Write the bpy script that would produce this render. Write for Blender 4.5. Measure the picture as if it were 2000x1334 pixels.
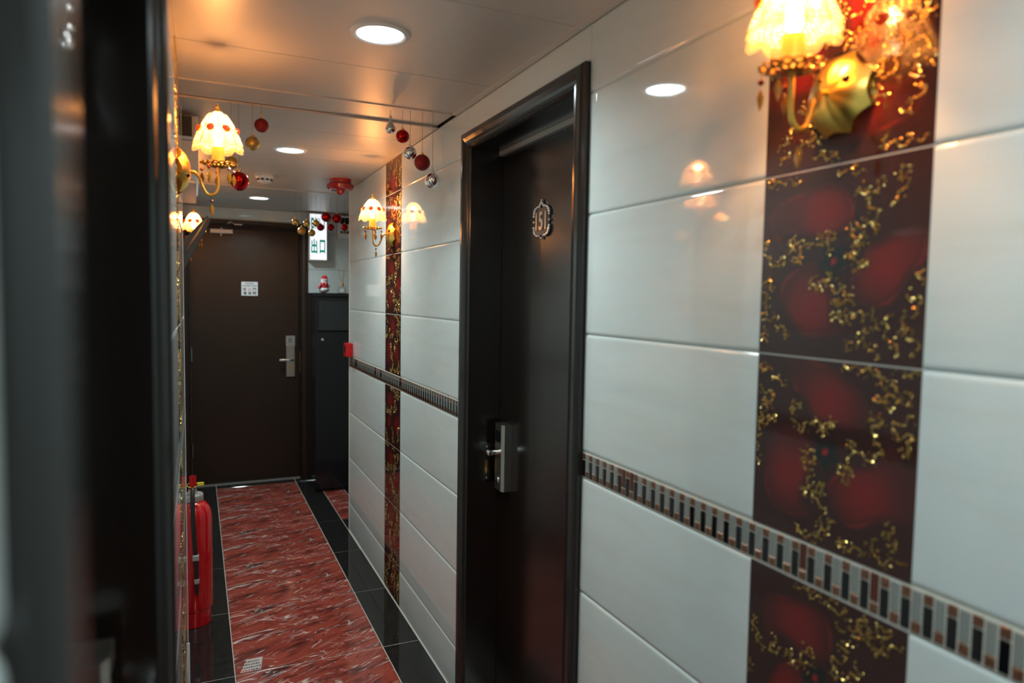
import bpy, bmesh, math, random
from mathutils import Vector, Matrix
PI = math.pi
random.seed(7)
for o in list(bpy.data.objects): bpy.data.objects.remove(o, do_unlink=True)
scene = bpy.context.scene
C = scene.collection

# ------------------------------------------------------------------ camera
XR, XL, XL2, ZC = 0.893, -0.045, -0.115, 2.217      # right wall, left wall, stepped-back left wall, ceiling
YE = 5.90                                           # end wall
cam_d = bpy.data.cameras.new('camera')
cam = bpy.data.objects.new('camera', cam_d); C.objects.link(cam)
cam_d.sensor_fit = 'HORIZONTAL'; cam_d.sensor_width = 36.0; cam_d.lens = 1345.0/2000.0*36.0
cam_d.clip_start = 0.02; cam_d.clip_end = 60
yaw, pitch, roll = math.radians(24.6), math.radians(-3.55), math.radians(0.91)
fw = Vector((math.sin(yaw)*math.cos(pitch), math.cos(yaw)*math.cos(pitch), math.sin(pitch)))
rt = Vector((math.cos(yaw), -math.sin(yaw), 0)); up = rt.cross(fw)
r2 = math.cos(roll)*rt + math.sin(roll)*up; u2 = -math.sin(roll)*rt + math.cos(roll)*up
cam.matrix_world = Matrix(((r2.x, u2.x, -fw.x, 0), (r2.y, u2.y, -fw.y, 0), (r2.z, u2.z, -fw.z, 1.533), (0, 0, 0, 1)))
cam_d.dof.use_dof = True; cam_d.dof.focus_distance = 2.75; cam_d.dof.aperture_fstop = 2.5
scene.camera = cam

# ------------------------------------------------------------------ world, exposure
w = bpy.data.worlds.new('world'); scene.world = w; w.use_nodes = True
w.node_tree.nodes['Background'].inputs[0].default_value = (0.8, 0.85, 1, 1)
w.node_tree.nodes['Background'].inputs[1].default_value = 0.02
vs = scene.view_settings
vs.view_transform = 'Standard'; vs.look = 'None'; vs.gamma = 1.0; vs.use_curve_mapping = False
vs.exposure = 0.2
DL_STRENGTH = 6.5        # downlight lens glow
DL_W = 7.2               # beam of each downlight
SH_STRENGTH = 2.2        # sconce shade
BULB_W = 6.5
cy = scene.cycles
cy.max_bounces = 8; cy.diffuse_bounces = 4; cy.glossy_bounces = 4; cy.transmission_bounces = 4; cy.caustics_reflective = False; cy.caustics_refractive = False

# ------------------------------------------------------------------ materials
def new_mat(name):
    m = bpy.data.materials.new(name); m.use_nodes = True
    return m, m.node_tree, m.node_tree.nodes['Principled BSDF']
def mat(name, col, rough=0.5, metal=0.0, ior=1.5, coat=0.0, coat_rough=0.05, bump=0, bscale=50, trans=0.0, emit=None, es=0, var=0, vscale=8):
    m, nt, b = new_mat(name)
    b.inputs['Base Color'].default_value = (*col, 1); b.inputs['Roughness'].default_value = rough
    b.inputs['Metallic'].default_value = metal; b.inputs['IOR'].default_value = ior
    b.inputs['Coat Weight'].default_value = coat; b.inputs['Coat Roughness'].default_value = coat_rough
    b.inputs['Transmission Weight'].default_value = trans
    if emit: b.inputs['Emission Color'].default_value = (*emit, 1); b.inputs['Emission Strength'].default_value = es
    if bump or var:
        geo = nt.nodes.new('ShaderNodeNewGeometry')
        n = nt.nodes.new('ShaderNodeTexNoise'); n.inputs['Scale'].default_value = bscale if bump else vscale
        n.inputs['Detail'].default_value = 4
        nt.links.new(geo.outputs['Position'], n.inputs['Vector'])
        if bump:
            bp = nt.nodes.new('ShaderNodeBump'); bp.inputs['Strength'].default_value = bump; bp.inputs['Distance'].default_value = 0.002
            nt.links.new(n.outputs['Fac'], bp.inputs['Height']); nt.links.new(bp.outputs['Normal'], b.inputs['Normal'])
        if var:
            rp = nt.nodes.new('ShaderNodeMapRange'); rp.inputs[1].default_value = .3; rp.inputs[2].default_value = .7
            rp.inputs[3].default_value = 1-var; rp.inputs[4].default_value = 1+var
            nt.links.new(n.outputs['Fac'], rp.inputs[0])
            mx = nt.nodes.new('ShaderNodeMix'); mx.data_type = 'RGBA'; mx.blend_type = 'MULTIPLY'; mx.inputs[0].default_value = 1
            mx.inputs[6].default_value = (*col, 1); nt.links.new(rp.outputs[0], mx.inputs[7]); nt.links.new(mx.outputs[2], b.inputs['Base Color'])
    return m
M = {}
def tile_mat():
    m, nt, b = new_mat('white_tile')
    geo = nt.nodes.new('ShaderNodeNewGeometry')
    mp = nt.nodes.new('ShaderNodeMapping'); mp.inputs['Rotation'].default_value = (math.radians(35), 0, 0); mp.inputs['Scale'].default_value = (1, 1.5, 9)
    nt.links.new(geo.outputs['Position'], mp.inputs[0])
    n = nt.nodes.new('ShaderNodeTexNoise'); n.inputs['Scale'].default_value = 2.2; n.inputs['Detail'].default_value = 5; n.inputs['Distortion'].default_value = .6
    nt.links.new(mp.outputs[0], n.inputs['Vector'])
    r = nt.nodes.new('ShaderNodeValToRGB')
    r.color_ramp.elements[0].position = .32; r.color_ramp.elements[0].color = (.66, .715, .70, 1)
    r.color_ramp.elements[1].position = .55; r.color_ramp.elements[1].color = (.685, .755, .75, 1)
    nt.links.new(n.outputs['Fac'], r.inputs[0]); nt.links.new(r.outputs[0], b.inputs['Base Color'])
    b.inputs['Roughness'].default_value = .05; b.inputs['IOR'].default_value = 1.55
    n2 = nt.nodes.new('ShaderNodeTexNoise'); n2.inputs['Scale'].default_value = 5
    nt.links.new(geo.outputs['Position'], n2.inputs['Vector'])
    bp = nt.nodes.new('ShaderNodeBump'); bp.inputs['Strength'].default_value = .04; bp.inputs['Distance'].default_value = .01
    nt.links.new(n2.outputs['Fac'], bp.inputs['Height']); nt.links.new(bp.outputs['Normal'], b.inputs['Normal'])
    return m
M['tile'] = tile_mat()
def marble_mat():
    m, nt, b = new_mat('red_marble'); L = nt.links; N = nt.nodes
    tc = N.new('ShaderNodeTexCoord')
    def mp(rot, sc):
        n0 = N.new('ShaderNodeMapping'); n0.inputs['Rotation'].default_value = (0, 0, math.radians(rot)); L.new(tc.outputs['Object'], n0.inputs[0])
        n = N.new('ShaderNodeMapping'); n.inputs['Scale'].default_value = sc; L.new(n0.outputs[0], n.inputs[0]); return n
    def noise(src, s, d, dist):
        n = N.new('ShaderNodeTexNoise'); n.inputs['Scale'].default_value = s; n.inputs['Detail'].default_value = d; n.inputs['Distortion'].default_value = dist
        n.inputs['Roughness'].default_value = .62
        L.new(src.outputs[0], n.inputs['Vector']); return n
    m1 = mp(-24, (1.8, 6.0, 1))
    base = noise(m1, 3.0, 10, .5)
    r = N.new('ShaderNodeValToRGB'); e = r.color_ramp.elements
    e[0].position = .33; e[0].color = (.050, .014, .012, 1); e[1].position = .68; e[1].color = (.37, .075, .050, 1)
    x = e.new(.42); x.color = (.19, .038, .028, 1); x = e.new(.50); x.color = (.30, .054, .036, 1)
    L.new(base.outputs['Fac'], r.inputs[0])
    def vein(rot, sc, s, dist, wd, gate):
        mm = mp(rot, sc); nz = noise(mm, s, 1.6, dist)
        a = N.new('ShaderNodeMath'); a.operation = 'SUBTRACT'; a.inputs[1].default_value = .5; L.new(nz.outputs['Fac'], a.inputs[0])
        ab = N.new('ShaderNodeMath'); ab.operation = 'ABSOLUTE'; L.new(a.outputs[0], ab.inputs[0])
        mr = N.new('ShaderNodeMapRange'); mr.inputs[1].default_value = 0; mr.inputs[2].default_value = wd; mr.inputs[3].default_value = 1; mr.inputs[4].default_value = 0
        L.new(ab.outputs[0], mr.inputs[0])
        g = noise(mp(rot+20, (3, 5, 1)), 2.4, 3, .3)
        gr = N.new('ShaderNodeMapRange'); gr.inputs[1].default_value = gate; gr.inputs[2].default_value = gate+.12; L.new(g.outputs['Fac'], gr.inputs[0])
        mu = N.new('ShaderNodeMath'); mu.operation = 'MULTIPLY'; L.new(mr.outputs[0], mu.inputs[0]); L.new(gr.outputs[0], mu.inputs[1])
        return mu
    v1 = vein(-24, (.7, 5.2, 1), 2.4, .45, .013, .47); v2 = vein(-36, (1.1, 5.2, 1), 2.9, .7, .011, .49); v3 = vein(16, (1.5, 5, 1), 2.2, 1.0, .009, .49)
    mxx = N.new('ShaderNodeMath'); mxx.operation = 'MAXIMUM'; L.new(v1.outputs[0], mxx.inputs[0]); L.new(v2.outputs[0], mxx.inputs[1])
    mxy = N.new('ShaderNodeMath'); mxy.operation = 'MAXIMUM'; L.new(mxx.outputs[0], mxy.inputs[0]); L.new(v3.outputs[0], mxy.inputs[1])
    mix = N.new('ShaderNodeMix'); mix.data_type = 'RGBA'; L.new(mxy.outputs[0], mix.inputs[0]); L.new(r.outputs[0], mix.inputs[6]); mix.inputs[7].default_value = (.78, .68, .64, 1)
    v4 = vein(-28, (1.0, 5.0, 1), 3.0, .6, .020, .47)
    dk = N.new('ShaderNodeMix'); dk.data_type = 'RGBA'; L.new(v4.outputs[0], dk.inputs[0]); L.new(r.outputs[0], dk.inputs[6]); dk.inputs[7].default_value = (.045, .014, .012, 1)
    L.new(dk.outputs[2], mix.inputs[6]); L.new(mix.outputs[2], b.inputs['Base Color'])
    b.inputs['Roughness'].default_value = .09; b.inputs['IOR'].default_value = 1.5
    return m
M['marble'] = marble_mat()
def decor_mat():
    m, nt, b = new_mat('decor_glaze')
    a = nt.nodes.new('ShaderNodeVertexColor'); a.layer_name = 'print'
    nt.links.new(a.outputs['Color'], b.inputs['Base Color']); b.inputs['Roughness'].default_value = .08; b.inputs['IOR'].default_value = 1.5
    return m
M['decor'] = decor_mat()
M['gold_glitter'] = mat('gold_glitter', (.58, .41, .13), .24, 1.0)
M['grout'] = mat('grout_light', (.62, .60, .55), .8)
M['black_tile'] = mat('black_tile', (.016, .016, .015), .07, ior=1.5, var=.3, vscale=30)
M['ceiling'] = mat('ceiling_panel_satin', (.63, .595, .56), .42, .30, bump=.02, bscale=6)
M['gap'] = mat('ceiling_gap', (.12, .11, .10), .8)
M['plaster'] = mat('plaster', (.72, .72, .70), .6, bump=.05)
M['wood'] = mat('dark_brown_wood', (.009, .0055, .004), .20, ior=1.7, bump=.01, bscale=160, var=.08, vscale=14)
M['wood_far'] = mat('dark_brown_door', (.022, .011, .006), .34, ior=1.45, bump=.06, bscale=220, var=.15, vscale=10)
M['casing'] = mat('grey_black_casing', (.020, .019, .018), .16, ior=1.5)
M['steel'] = mat('brushed_steel', (.55, .53, .48), .28, 1.0)
M['dark_steel'] = mat('dark_steel', (.16, .14, .12), .35, 1.0)
M['charcoal'] = mat('charcoal_paint', (.018, .019, .019), .4)
M['chrome'] = mat('chrome', (.82, .82, .82), .16, 1.0)
M['silver'] = mat('aluminium_paint', (.50, .50, .49), .35, .6)
M['brass'] = mat('brass', (.75, .48, .16), .22, 1.0)
M['gold'] = mat('gold_metal', (.82, .52, .11), .33, 1.0)
M['dark_gold'] = mat('antique_gold', (.36, .24, .07), .30, 1.0)
M['black'] = mat('black_plastic', (.006, .006, .007), .3)
M['rubber'] = mat('black_rubber', (.012, .012, .012), .42)
M['black_glass'] = mat('black_glass', (.006, .006, .007), .05)
M['grey_piece'] = mat('grey_satin_mosaic', (.26, .27, .255), .25)
M['copper_piece'] = mat('copper_sparkle_mosaic', (.22, .10, .06), .3, .5, var=.6, vscale=260)
M['red_piece'] = mat('dark_red_mosaic', (.10, .02, .012), .1)
M['mosaic_grout'] = mat('mosaic_grout', (.72, .70, .62), .7)
M['ext_red'] = mat('gloss_red_paint', (.50, .004, .008), .16, coat=.5)
M['alarm_red'] = mat('alarm_red', (.33, .003, .006), .12, coat=.6)
M['red_plastic'] = mat('red_plastic', (.55, .006, .008), .25)
M['red_shiny'] = mat('red_mirror_bauble', (.45, .004, .006), .12, .85)
M['red_matte'] = mat('red_glitter_bauble', (.22, .004, .006), .5, .3, bump=.6, bscale=500)
M['gold_matte'] = mat('gold_matte_bauble', (.52, .33, .09), .38, .7)
M['gold_shiny'] = mat('gold_mirror_bauble', (.70, .48, .16), .10, 1.0)
M['silver_shiny'] = mat('silver_mirror_bauble', (.74, .74, .74), .06, 1.0)
M['string'] = mat('thread', (.35, .24, .13), .6)
M['yellow'] = mat('yellow_tag', (.75, .60, .03), .5)
M['white'] = mat('white_plastic', (.72, .72, .70), .35)
M['paper'] = mat('white_paper', (.80, .80, .80), .6)
M['ink'] = mat('black_ink', (.01, .01, .01), .6)
M['red_ink'] = mat('red_ink', (.60, .02, .02), .6)
M['sticker'] = mat('sticker_pale', (.50, .45, .42), .5)
M['cab'] = mat('cabinet_black_gloss', (.012, .012, .014), .12, ior=1.5)
M['glass'] = mat('smoked_glass', (.03, .035, .035), .03, ior=1.5)
M['fur'] = mat('white_fleece', (.80, .80, .80), .9, bump=.8, bscale=300)
M['red_fleece'] = mat('red_fleece', (.50, .01, .02), .9, bump=.5, bscale=300)
M['skin_ink'] = mat('orange_felt', (.70, .20, .03), .8)
M['reed'] = mat('rattan_reed', (.45, .30, .15), .7)
M['cork'] = mat('wood_collar', (.50, .34, .16), .6)
M['oil'] = mat('clear_bottle', (.82, .85, .80), .03, ior=1.35, trans=.85)
M['amber'] = mat('amber_crystal', (.75, .30, .03), .04, ior=1.6, trans=.55)
M['amber_dark'] = mat('red_crystal', (.40, .05, .01), .05, ior=1.6, trans=.3)
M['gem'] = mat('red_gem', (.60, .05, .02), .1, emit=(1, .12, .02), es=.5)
M['vent'] = mat('vent_dark', (.03, .03, .03), .5)
M['lens'] = mat('downlight_lens', (.9, .9, .9), .4, emit=(.90, .96, 1.0), es=DL_STRENGTH)
M['sign_face'] = mat('exit_sign_face', (.9, .9, .9), .3, emit=(.86, .90, 1.0), es=.85)
M['sign_green'] = mat('exit_sign_green', (.0, .22, .16), .3, emit=(0.0, .32, .22), es=.45)
def shade_mat(name, lo, hi, clear):
    m, nt, b = new_mat(name); L = nt.links
    b.inputs['Base Color'].default_value = (.9, .66, .36, 1); b.inputs['Roughness'].default_value = .15
    geo = nt.nodes.new('ShaderNodeTexCoord'); n = nt.nodes.new('ShaderNodeTexNoise'); n.inputs['Scale'].default_value = 110; n.inputs['Detail'].default_value = 2
    L.new(geo.outputs['Object'], n.inputs['Vector'])
    mr = nt.nodes.new('ShaderNodeMapRange'); mr.inputs[1].default_value = .35; mr.inputs[2].default_value = .68; mr.inputs[3].default_value = lo; mr.inputs[4].default_value = hi
    L.new(n.outputs['Fac'], mr.inputs[0]); L.new(mr.outputs[0], b.inputs['Emission Strength'])
    b.inputs['Emission Color'].default_value = (1.0, .50, .17, 1)
    tl = nt.nodes.new('ShaderNodeBsdfTranslucent'); tl.inputs[0].default_value = (.95, .70, .38, 1)
    tr = nt.nodes.new('ShaderNodeBsdfTransparent'); tr.inputs[0].default_value = (1, .93, .80, 1)
    m1 = nt.nodes.new('ShaderNodeMixShader'); m1.inputs[0].default_value = .55; L.new(b.outputs[0], m1.inputs[1]); L.new(tl.outputs[0], m1.inputs[2])
    m2 = nt.nodes.new('ShaderNodeMixShader'); m2.inputs[0].default_value = clear; L.new(m1.outputs[0], m2.inputs[1]); L.new(tr.outputs[0], m2.inputs[2])
    L.new(m2.outputs[0], nt.nodes['Material Output'].inputs['Surface'])
    return m
M['shade'] = shade_mat('beaded_shade_lit', SH_STRENGTH*.3, SH_STRENGTH*1.3, .45)
M['skirt'] = shade_mat('glass_skirt_lit', SH_STRENGTH*.1, SH_STRENGTH*.5, .62)
M['bead'] = mat('clear_bead', (.95, .80, .55), .08, ior=1.5, emit=(1.0, .50, .17), es=SH_STRENGTH*.35)
M['bulb'] = mat('bulb_glow', (1, .9, .7), .3, emit=(1.0, .70, .36), es=15)
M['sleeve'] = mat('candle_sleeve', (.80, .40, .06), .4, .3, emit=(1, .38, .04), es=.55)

# ------------------------------------------------------------------ geometry helpers
class MB:
    def __init__(s): s.v = []; s.f = []; s.smooth = []
    def add(s, vs, fs, sm=False):
        n = len(s.v); s.v += [tuple(p) for p in vs]
        s.f += [tuple(i+n for i in f) for f in fs]; s.smooth += [sm]*len(fs); return s
    def box(s, x0, x1, y0, y1, z0, z1):
        v = [(x0,y0,z0),(x1,y0,z0),(x1,y1,z0),(x0,y1,z0),(x0,y0,z1),(x1,y0,z1),(x1,y1,z1),(x0,y1,z1)]
        return s.add(v, [(0,3,2,1),(4,5,6,7),(0,1,5,4),(1,2,6,5),(2,3,7,6),(3,0,4,7)])
    def bbox(s, x0, x1, y0, y1, z0, z1, b=.003):
        # bevelled box
        bm = bmesh.new(); bmesh.ops.create_cube(bm, size=1)
        for v in bm.verts:
            v.co = Vector(((x0+x1)/2+v.co.x*(x1-x0), (y0+y1)/2+v.co.y*(y1-y0), (z0+z1)/2+v.co.z*(z1-z0)))
        bmesh.ops.bevel(bm, geom=bm.edges[:], offset=b, segments=2, affect='EDGES', profile=.5)
        bm.verts.index_update(); s.add([v.co for v in bm.verts], [[v.index for v in f.verts] for f in bm.faces], False); bm.free(); return s
    def lathe(s, prof, n=24, T=None, cap=True):
        # prof: [(r, z)], axis z; T: Matrix
        vs = []; fs = []
        for r, z in prof:
            for k in range(n):
                a = 2*PI*k/n; vs.append(Vector((r*math.cos(a), r*math.sin(a), z)))
        for i in range(len(prof)-1):
            for k in range(n):
                k2 = (k+1) % n; fs.append((i*n+k, i*n+k2, (i+1)*n+k2, (i+1)*n+k))
        if cap:
            fs.append(tuple(reversed(range(n)))); fs.append(tuple((len(prof)-1)*n+k for k in range(n)))
        if T: vs = [T @ v for v in vs]
        return s.add(vs, fs, True)
    def sphere(s, c, r, n=16, m=10, sc=(1,1,1)):
        prof = [(max(1e-5, r*math.sin(PI*i/m)), -r*math.cos(PI*i/m)) for i in range(m+1)]
        return s.lathe(prof, n, Matrix.Translation(c) @ Matrix.Diagonal((*sc, 1)))
    def tube(s, pts, r, n=10, cap=True):
        pts = [Vector(p) for p in pts]; rs = r if isinstance(r, (list, tuple)) else [r]*len(pts)
        vs = []; fs = []; prev = None
        for i, p in enumerate(pts):
            t = (pts[min(i+1, len(pts)-1)] - pts[max(i-1, 0)]).normalized()
            if prev is None:
                a = Vector((0,0,1)) if abs(t.z) < .9 else Vector((1,0,0)); nrm = t.cross(a).normalized()
            else:
                nrm = (prev - t*prev.dot(t)).normalized()
            prev = nrm; b = t.cross(nrm)
            for k in range(n):
                a = 2*PI*k/n; vs.append(p + (nrm*math.cos(a)+b*math.sin(a))*rs[i])
        for i in range(len(pts)-1):
            for k in range(n):
                k2 = (k+1) % n; fs.append((i*n+k, i*n+k2, (i+1)*n+k2, (i+1)*n+k))
        if cap: fs.append(tuple(reversed(range(n)))); fs.append(tuple((len(pts)-1)*n+k for k in range(n)))
        return s.add(vs, fs, True)
    def prism(s, poly, a0, a1, axes='xzy'):
        # poly in (axes0, axes1), extruded along axes2
        idx = {'x':0,'y':1,'z':2}; n = len(poly); vs = []
        for a in (a0, a1):
            for p in poly:
                q = [0,0,0]; q[idx[axes[0]]] = p[0]; q[idx[axes[1]]] = p[1]; q[idx[axes[2]]] = a; vs.append(q)
        fs = [tuple(reversed(range(n))), tuple(range(n, 2*n))] + [(i, (i+1) % n, n+(i+1) % n, n+i) for i in range(n)]
        return s.add(vs, fs)
    def mesh(s, name, m, sharp=35):
        me = bpy.data.meshes.new(name); me.from_pydata(s.v, [], s.f); me.materials.append(m)
        me.polygons.foreach_set('use_smooth', s.smooth)
        bm = bmesh.new(); bm.from_mesh(me); bmesh.ops.recalc_face_normals(bm, faces=bm.faces); bm.to_mesh(me); bm.free()
        if any(s.smooth): me.set_sharp_from_angle(angle=math.radians(sharp))
        me.update(); return me
    def build(s, name, m, parent=None, loc=(0,0,0), sharp=35):
        return link(name, s.mesh(name, m, sharp), parent, loc)
def link(name, me, parent=None, loc=(0,0,0), rz=0):
    o = bpy.data.objects.new(name, me); C.objects.link(o); o.location = loc; o.rotation_euler = (0, 0, rz)
    if parent: o.parent = parent
    return o
def empty(name, loc=(0,0,0), rz=0, parent=None):
    o = bpy.data.objects.new(name, None); C.objects.link(o); o.location = loc; o.rotation_euler = (0,0,rz); o.empty_display_size = .05
    if parent: o.parent = parent
    return o
def tag(o, label=None, cat=None, group=None, kind=None):
    if label: o['label'] = label
    if cat: o['category'] = cat
    if group: o['group'] = group
    if kind: o['kind'] = kind
    return o
def kids(o): return [x for x in bpy.data.objects if x.parent == o]
def copy_tree(o, parent=None):
    c = o.copy(); C.objects.link(c); c.parent = parent
    for ch in kids(o): copy_tree(ch, c)
    return c
def text_mb(txt, w, h, depth=.0008, bold=0):
    """glyph outlines as a solid, fitted to w x h, lying in local xz, facing -y, lower-left at the origin"""
    cu = bpy.data.curves.new('t', 'FONT'); cu.body = txt; cu.extrude = .01; cu.offset = bold; cu.resolution_u = 3
    o = bpy.data.objects.new('t', cu); C.objects.link(o)
    dg = bpy.context.evaluated_depsgraph_get(); me = bpy.data.meshes.new_from_object(o.evaluated_get(dg))
    bpy.data.objects.remove(o); xs = [v.co.x for v in me.vertices]; ys = [v.co.y for v in me.vertices]
    x0, x1, y0, y1 = min(xs), max(xs), min(ys), max(ys)
    mb = MB(); mb.add([((v.co.x-x0)/(x1-x0)*w, -(v.co.z/.02+.5)*depth, (v.co.y-y0)/(y1-y0)*h) for v in me.vertices], [tuple(p.vertices) for p in me.polygons])
    bpy.data.meshes.remove(me); return mb
def xform(mb, T):
    mb.v = [tuple(T @ Vector(p)) for p in mb.v]; return mb

# ------------------------------------------------------------------ floor
GY = [-3.14, -2.536, -1.933, -1.33, -.727, -.123, .48, 1.083, 1.687, 2.29, 2.893, 3.498, 4.10, 4.705, 5.31, 5.82]
fb = MB(); fb.box(XL2-.25, 1.75, -3.2, 6.05, -.08, -.0012)
floor = tag(fb.build('floor', M['grout']), 'corridor floor of red marble tiles between black tile strips', 'floor', kind='structure')
tcache = {}
def floor_tile(x0, x1, y0, y1, m, name):
    g = .0015
    key = (round(x1-x0, 3), round(y1-y0, 3), name)
    if key not in tcache:
        a, b = (x1-x0)/2-g, (y1-y0)/2-g; e = .001
        mb = MB(); mb.add([(-a,-b,-.02),(a,-b,-.02),(a,b,-.02),(-a,b,-.02),(-a,-b,-e),(a,-b,-e),(a,b,-e),(-a,b,-e),(-a+e,-b+e,0),(a-e,-b+e,0),(a-e,b-e,0),(-a+e,b-e,0)],
               [(0,1,5,4),(1,2,6,5),(2,3,7,6),(3,0,4,7),(4,5,9,8),(5,6,10,9),(6,7,11,10),(7,4,8,11),(8,9,10,11)])
        tcache[key] = mb.mesh(name, m)
    return link(name, tcache[key], floor, ((x0+x1)/2, (y0+y1)/2, 0))
for a, b in zip(GY[:-1], GY[1:]):
    floor_tile(.123, .725, a, b, M['marble'], 'red_marble_tile')
    floor_tile(XL if b < 2.86 else XL2, .123, a, b, M['black_tile'], 'black_tile')
    floor_tile(.725, XR-.003 if b < 4.2 else .888, a, b, M['black_tile'], 'black_tile')
for a, b in ((XL2, .123), (.123, .725), (.725, .888)): floor_tile(a, b, 5.82, 5.99, M['black_tile'], 'black_tile')
floor_tile(.888, 1.047, 4.71, 5.31, M['marble'], 'red_marble_tile'); floor_tile(.888, 1.047, 5.31, 5.82, M['marble'], 'red_marble_tile')
floor_tile(.888, 1.047, 4.47, 4.71, M['black_tile'], 'black_tile'); floor_tile(1.047, 1.6, 4.47, 4.71, M['black_tile'], 'black_tile')
floor_tile(1.047, 1.6, 4.71, 5.31, M['black_tile'], 'black_tile'); floor_tile(1.047, 1.6, 5.31, 5.9, M['black_tile'], 'black_tile')

# ------------------------------------------------------------------ ceiling
cb = MB(); cb.box(XL2-.25, 1.75, -3.2, 6.05, ZC+.018, ZC+.1)
ceiling = tag(cb.build('ceiling', M['gap']), 'low satin white ceiling of cross panels', 'ceiling', kind='structure')
CY = [-3.1, -2.5, -1.9, -1.3, -.7, -.1, .5, 1.1, 1.55, 2.10, 2.48, 2.70, 3.0, 3.3, 3.6, 3.9, 4.2, 4.5, 4.73, 5.03, 5.33, 5.63, 5.93]
pc = {}
for a, b in zip(CY[:-1], CY[1:]):
    x1 = XR if b < 4.6 else 1.7
    strip = abs(a-2.48) < 1e-6
    key = (round(b-a, 3), x1, abs(a-2.70) < 1e-6)
    if key not in pc:
        g = .0015
        mb = MB(); mb.box(XL2-.2, x1-.004, (.005 if abs(a-2.70) < 1e-6 else g), b-a-g, 0, .012); pc[key] = mb.mesh('ceiling_panel', M['ceiling'])
    link('ceiling_panel', pc[key], ceiling, (0, a, ZC + (.006 if strip else 0)))
mb = MB(); mb.box(XR-.022, XR-.0005, -3.1, 2.48, ZC-.004, ZC+.002); mb.build('edge_trim', M['ceiling'], ceiling)
mb = MB(); mb.box(XR-.014, XR-.0005, 2.70, 4.47, ZC-.003, ZC+.002); mb.build('edge_trim', M['ceiling'], ceiling)

for yy in (2.477, 2.700, 4.727):
    mb = MB(); mb.box(XL2-.06, (XR if yy < 4 else 1.59)-.024, yy-.003, yy+.003, ZC-.0035, ZC+.004); mb.build('joint_strip', M['ceiling'], ceiling)

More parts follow.
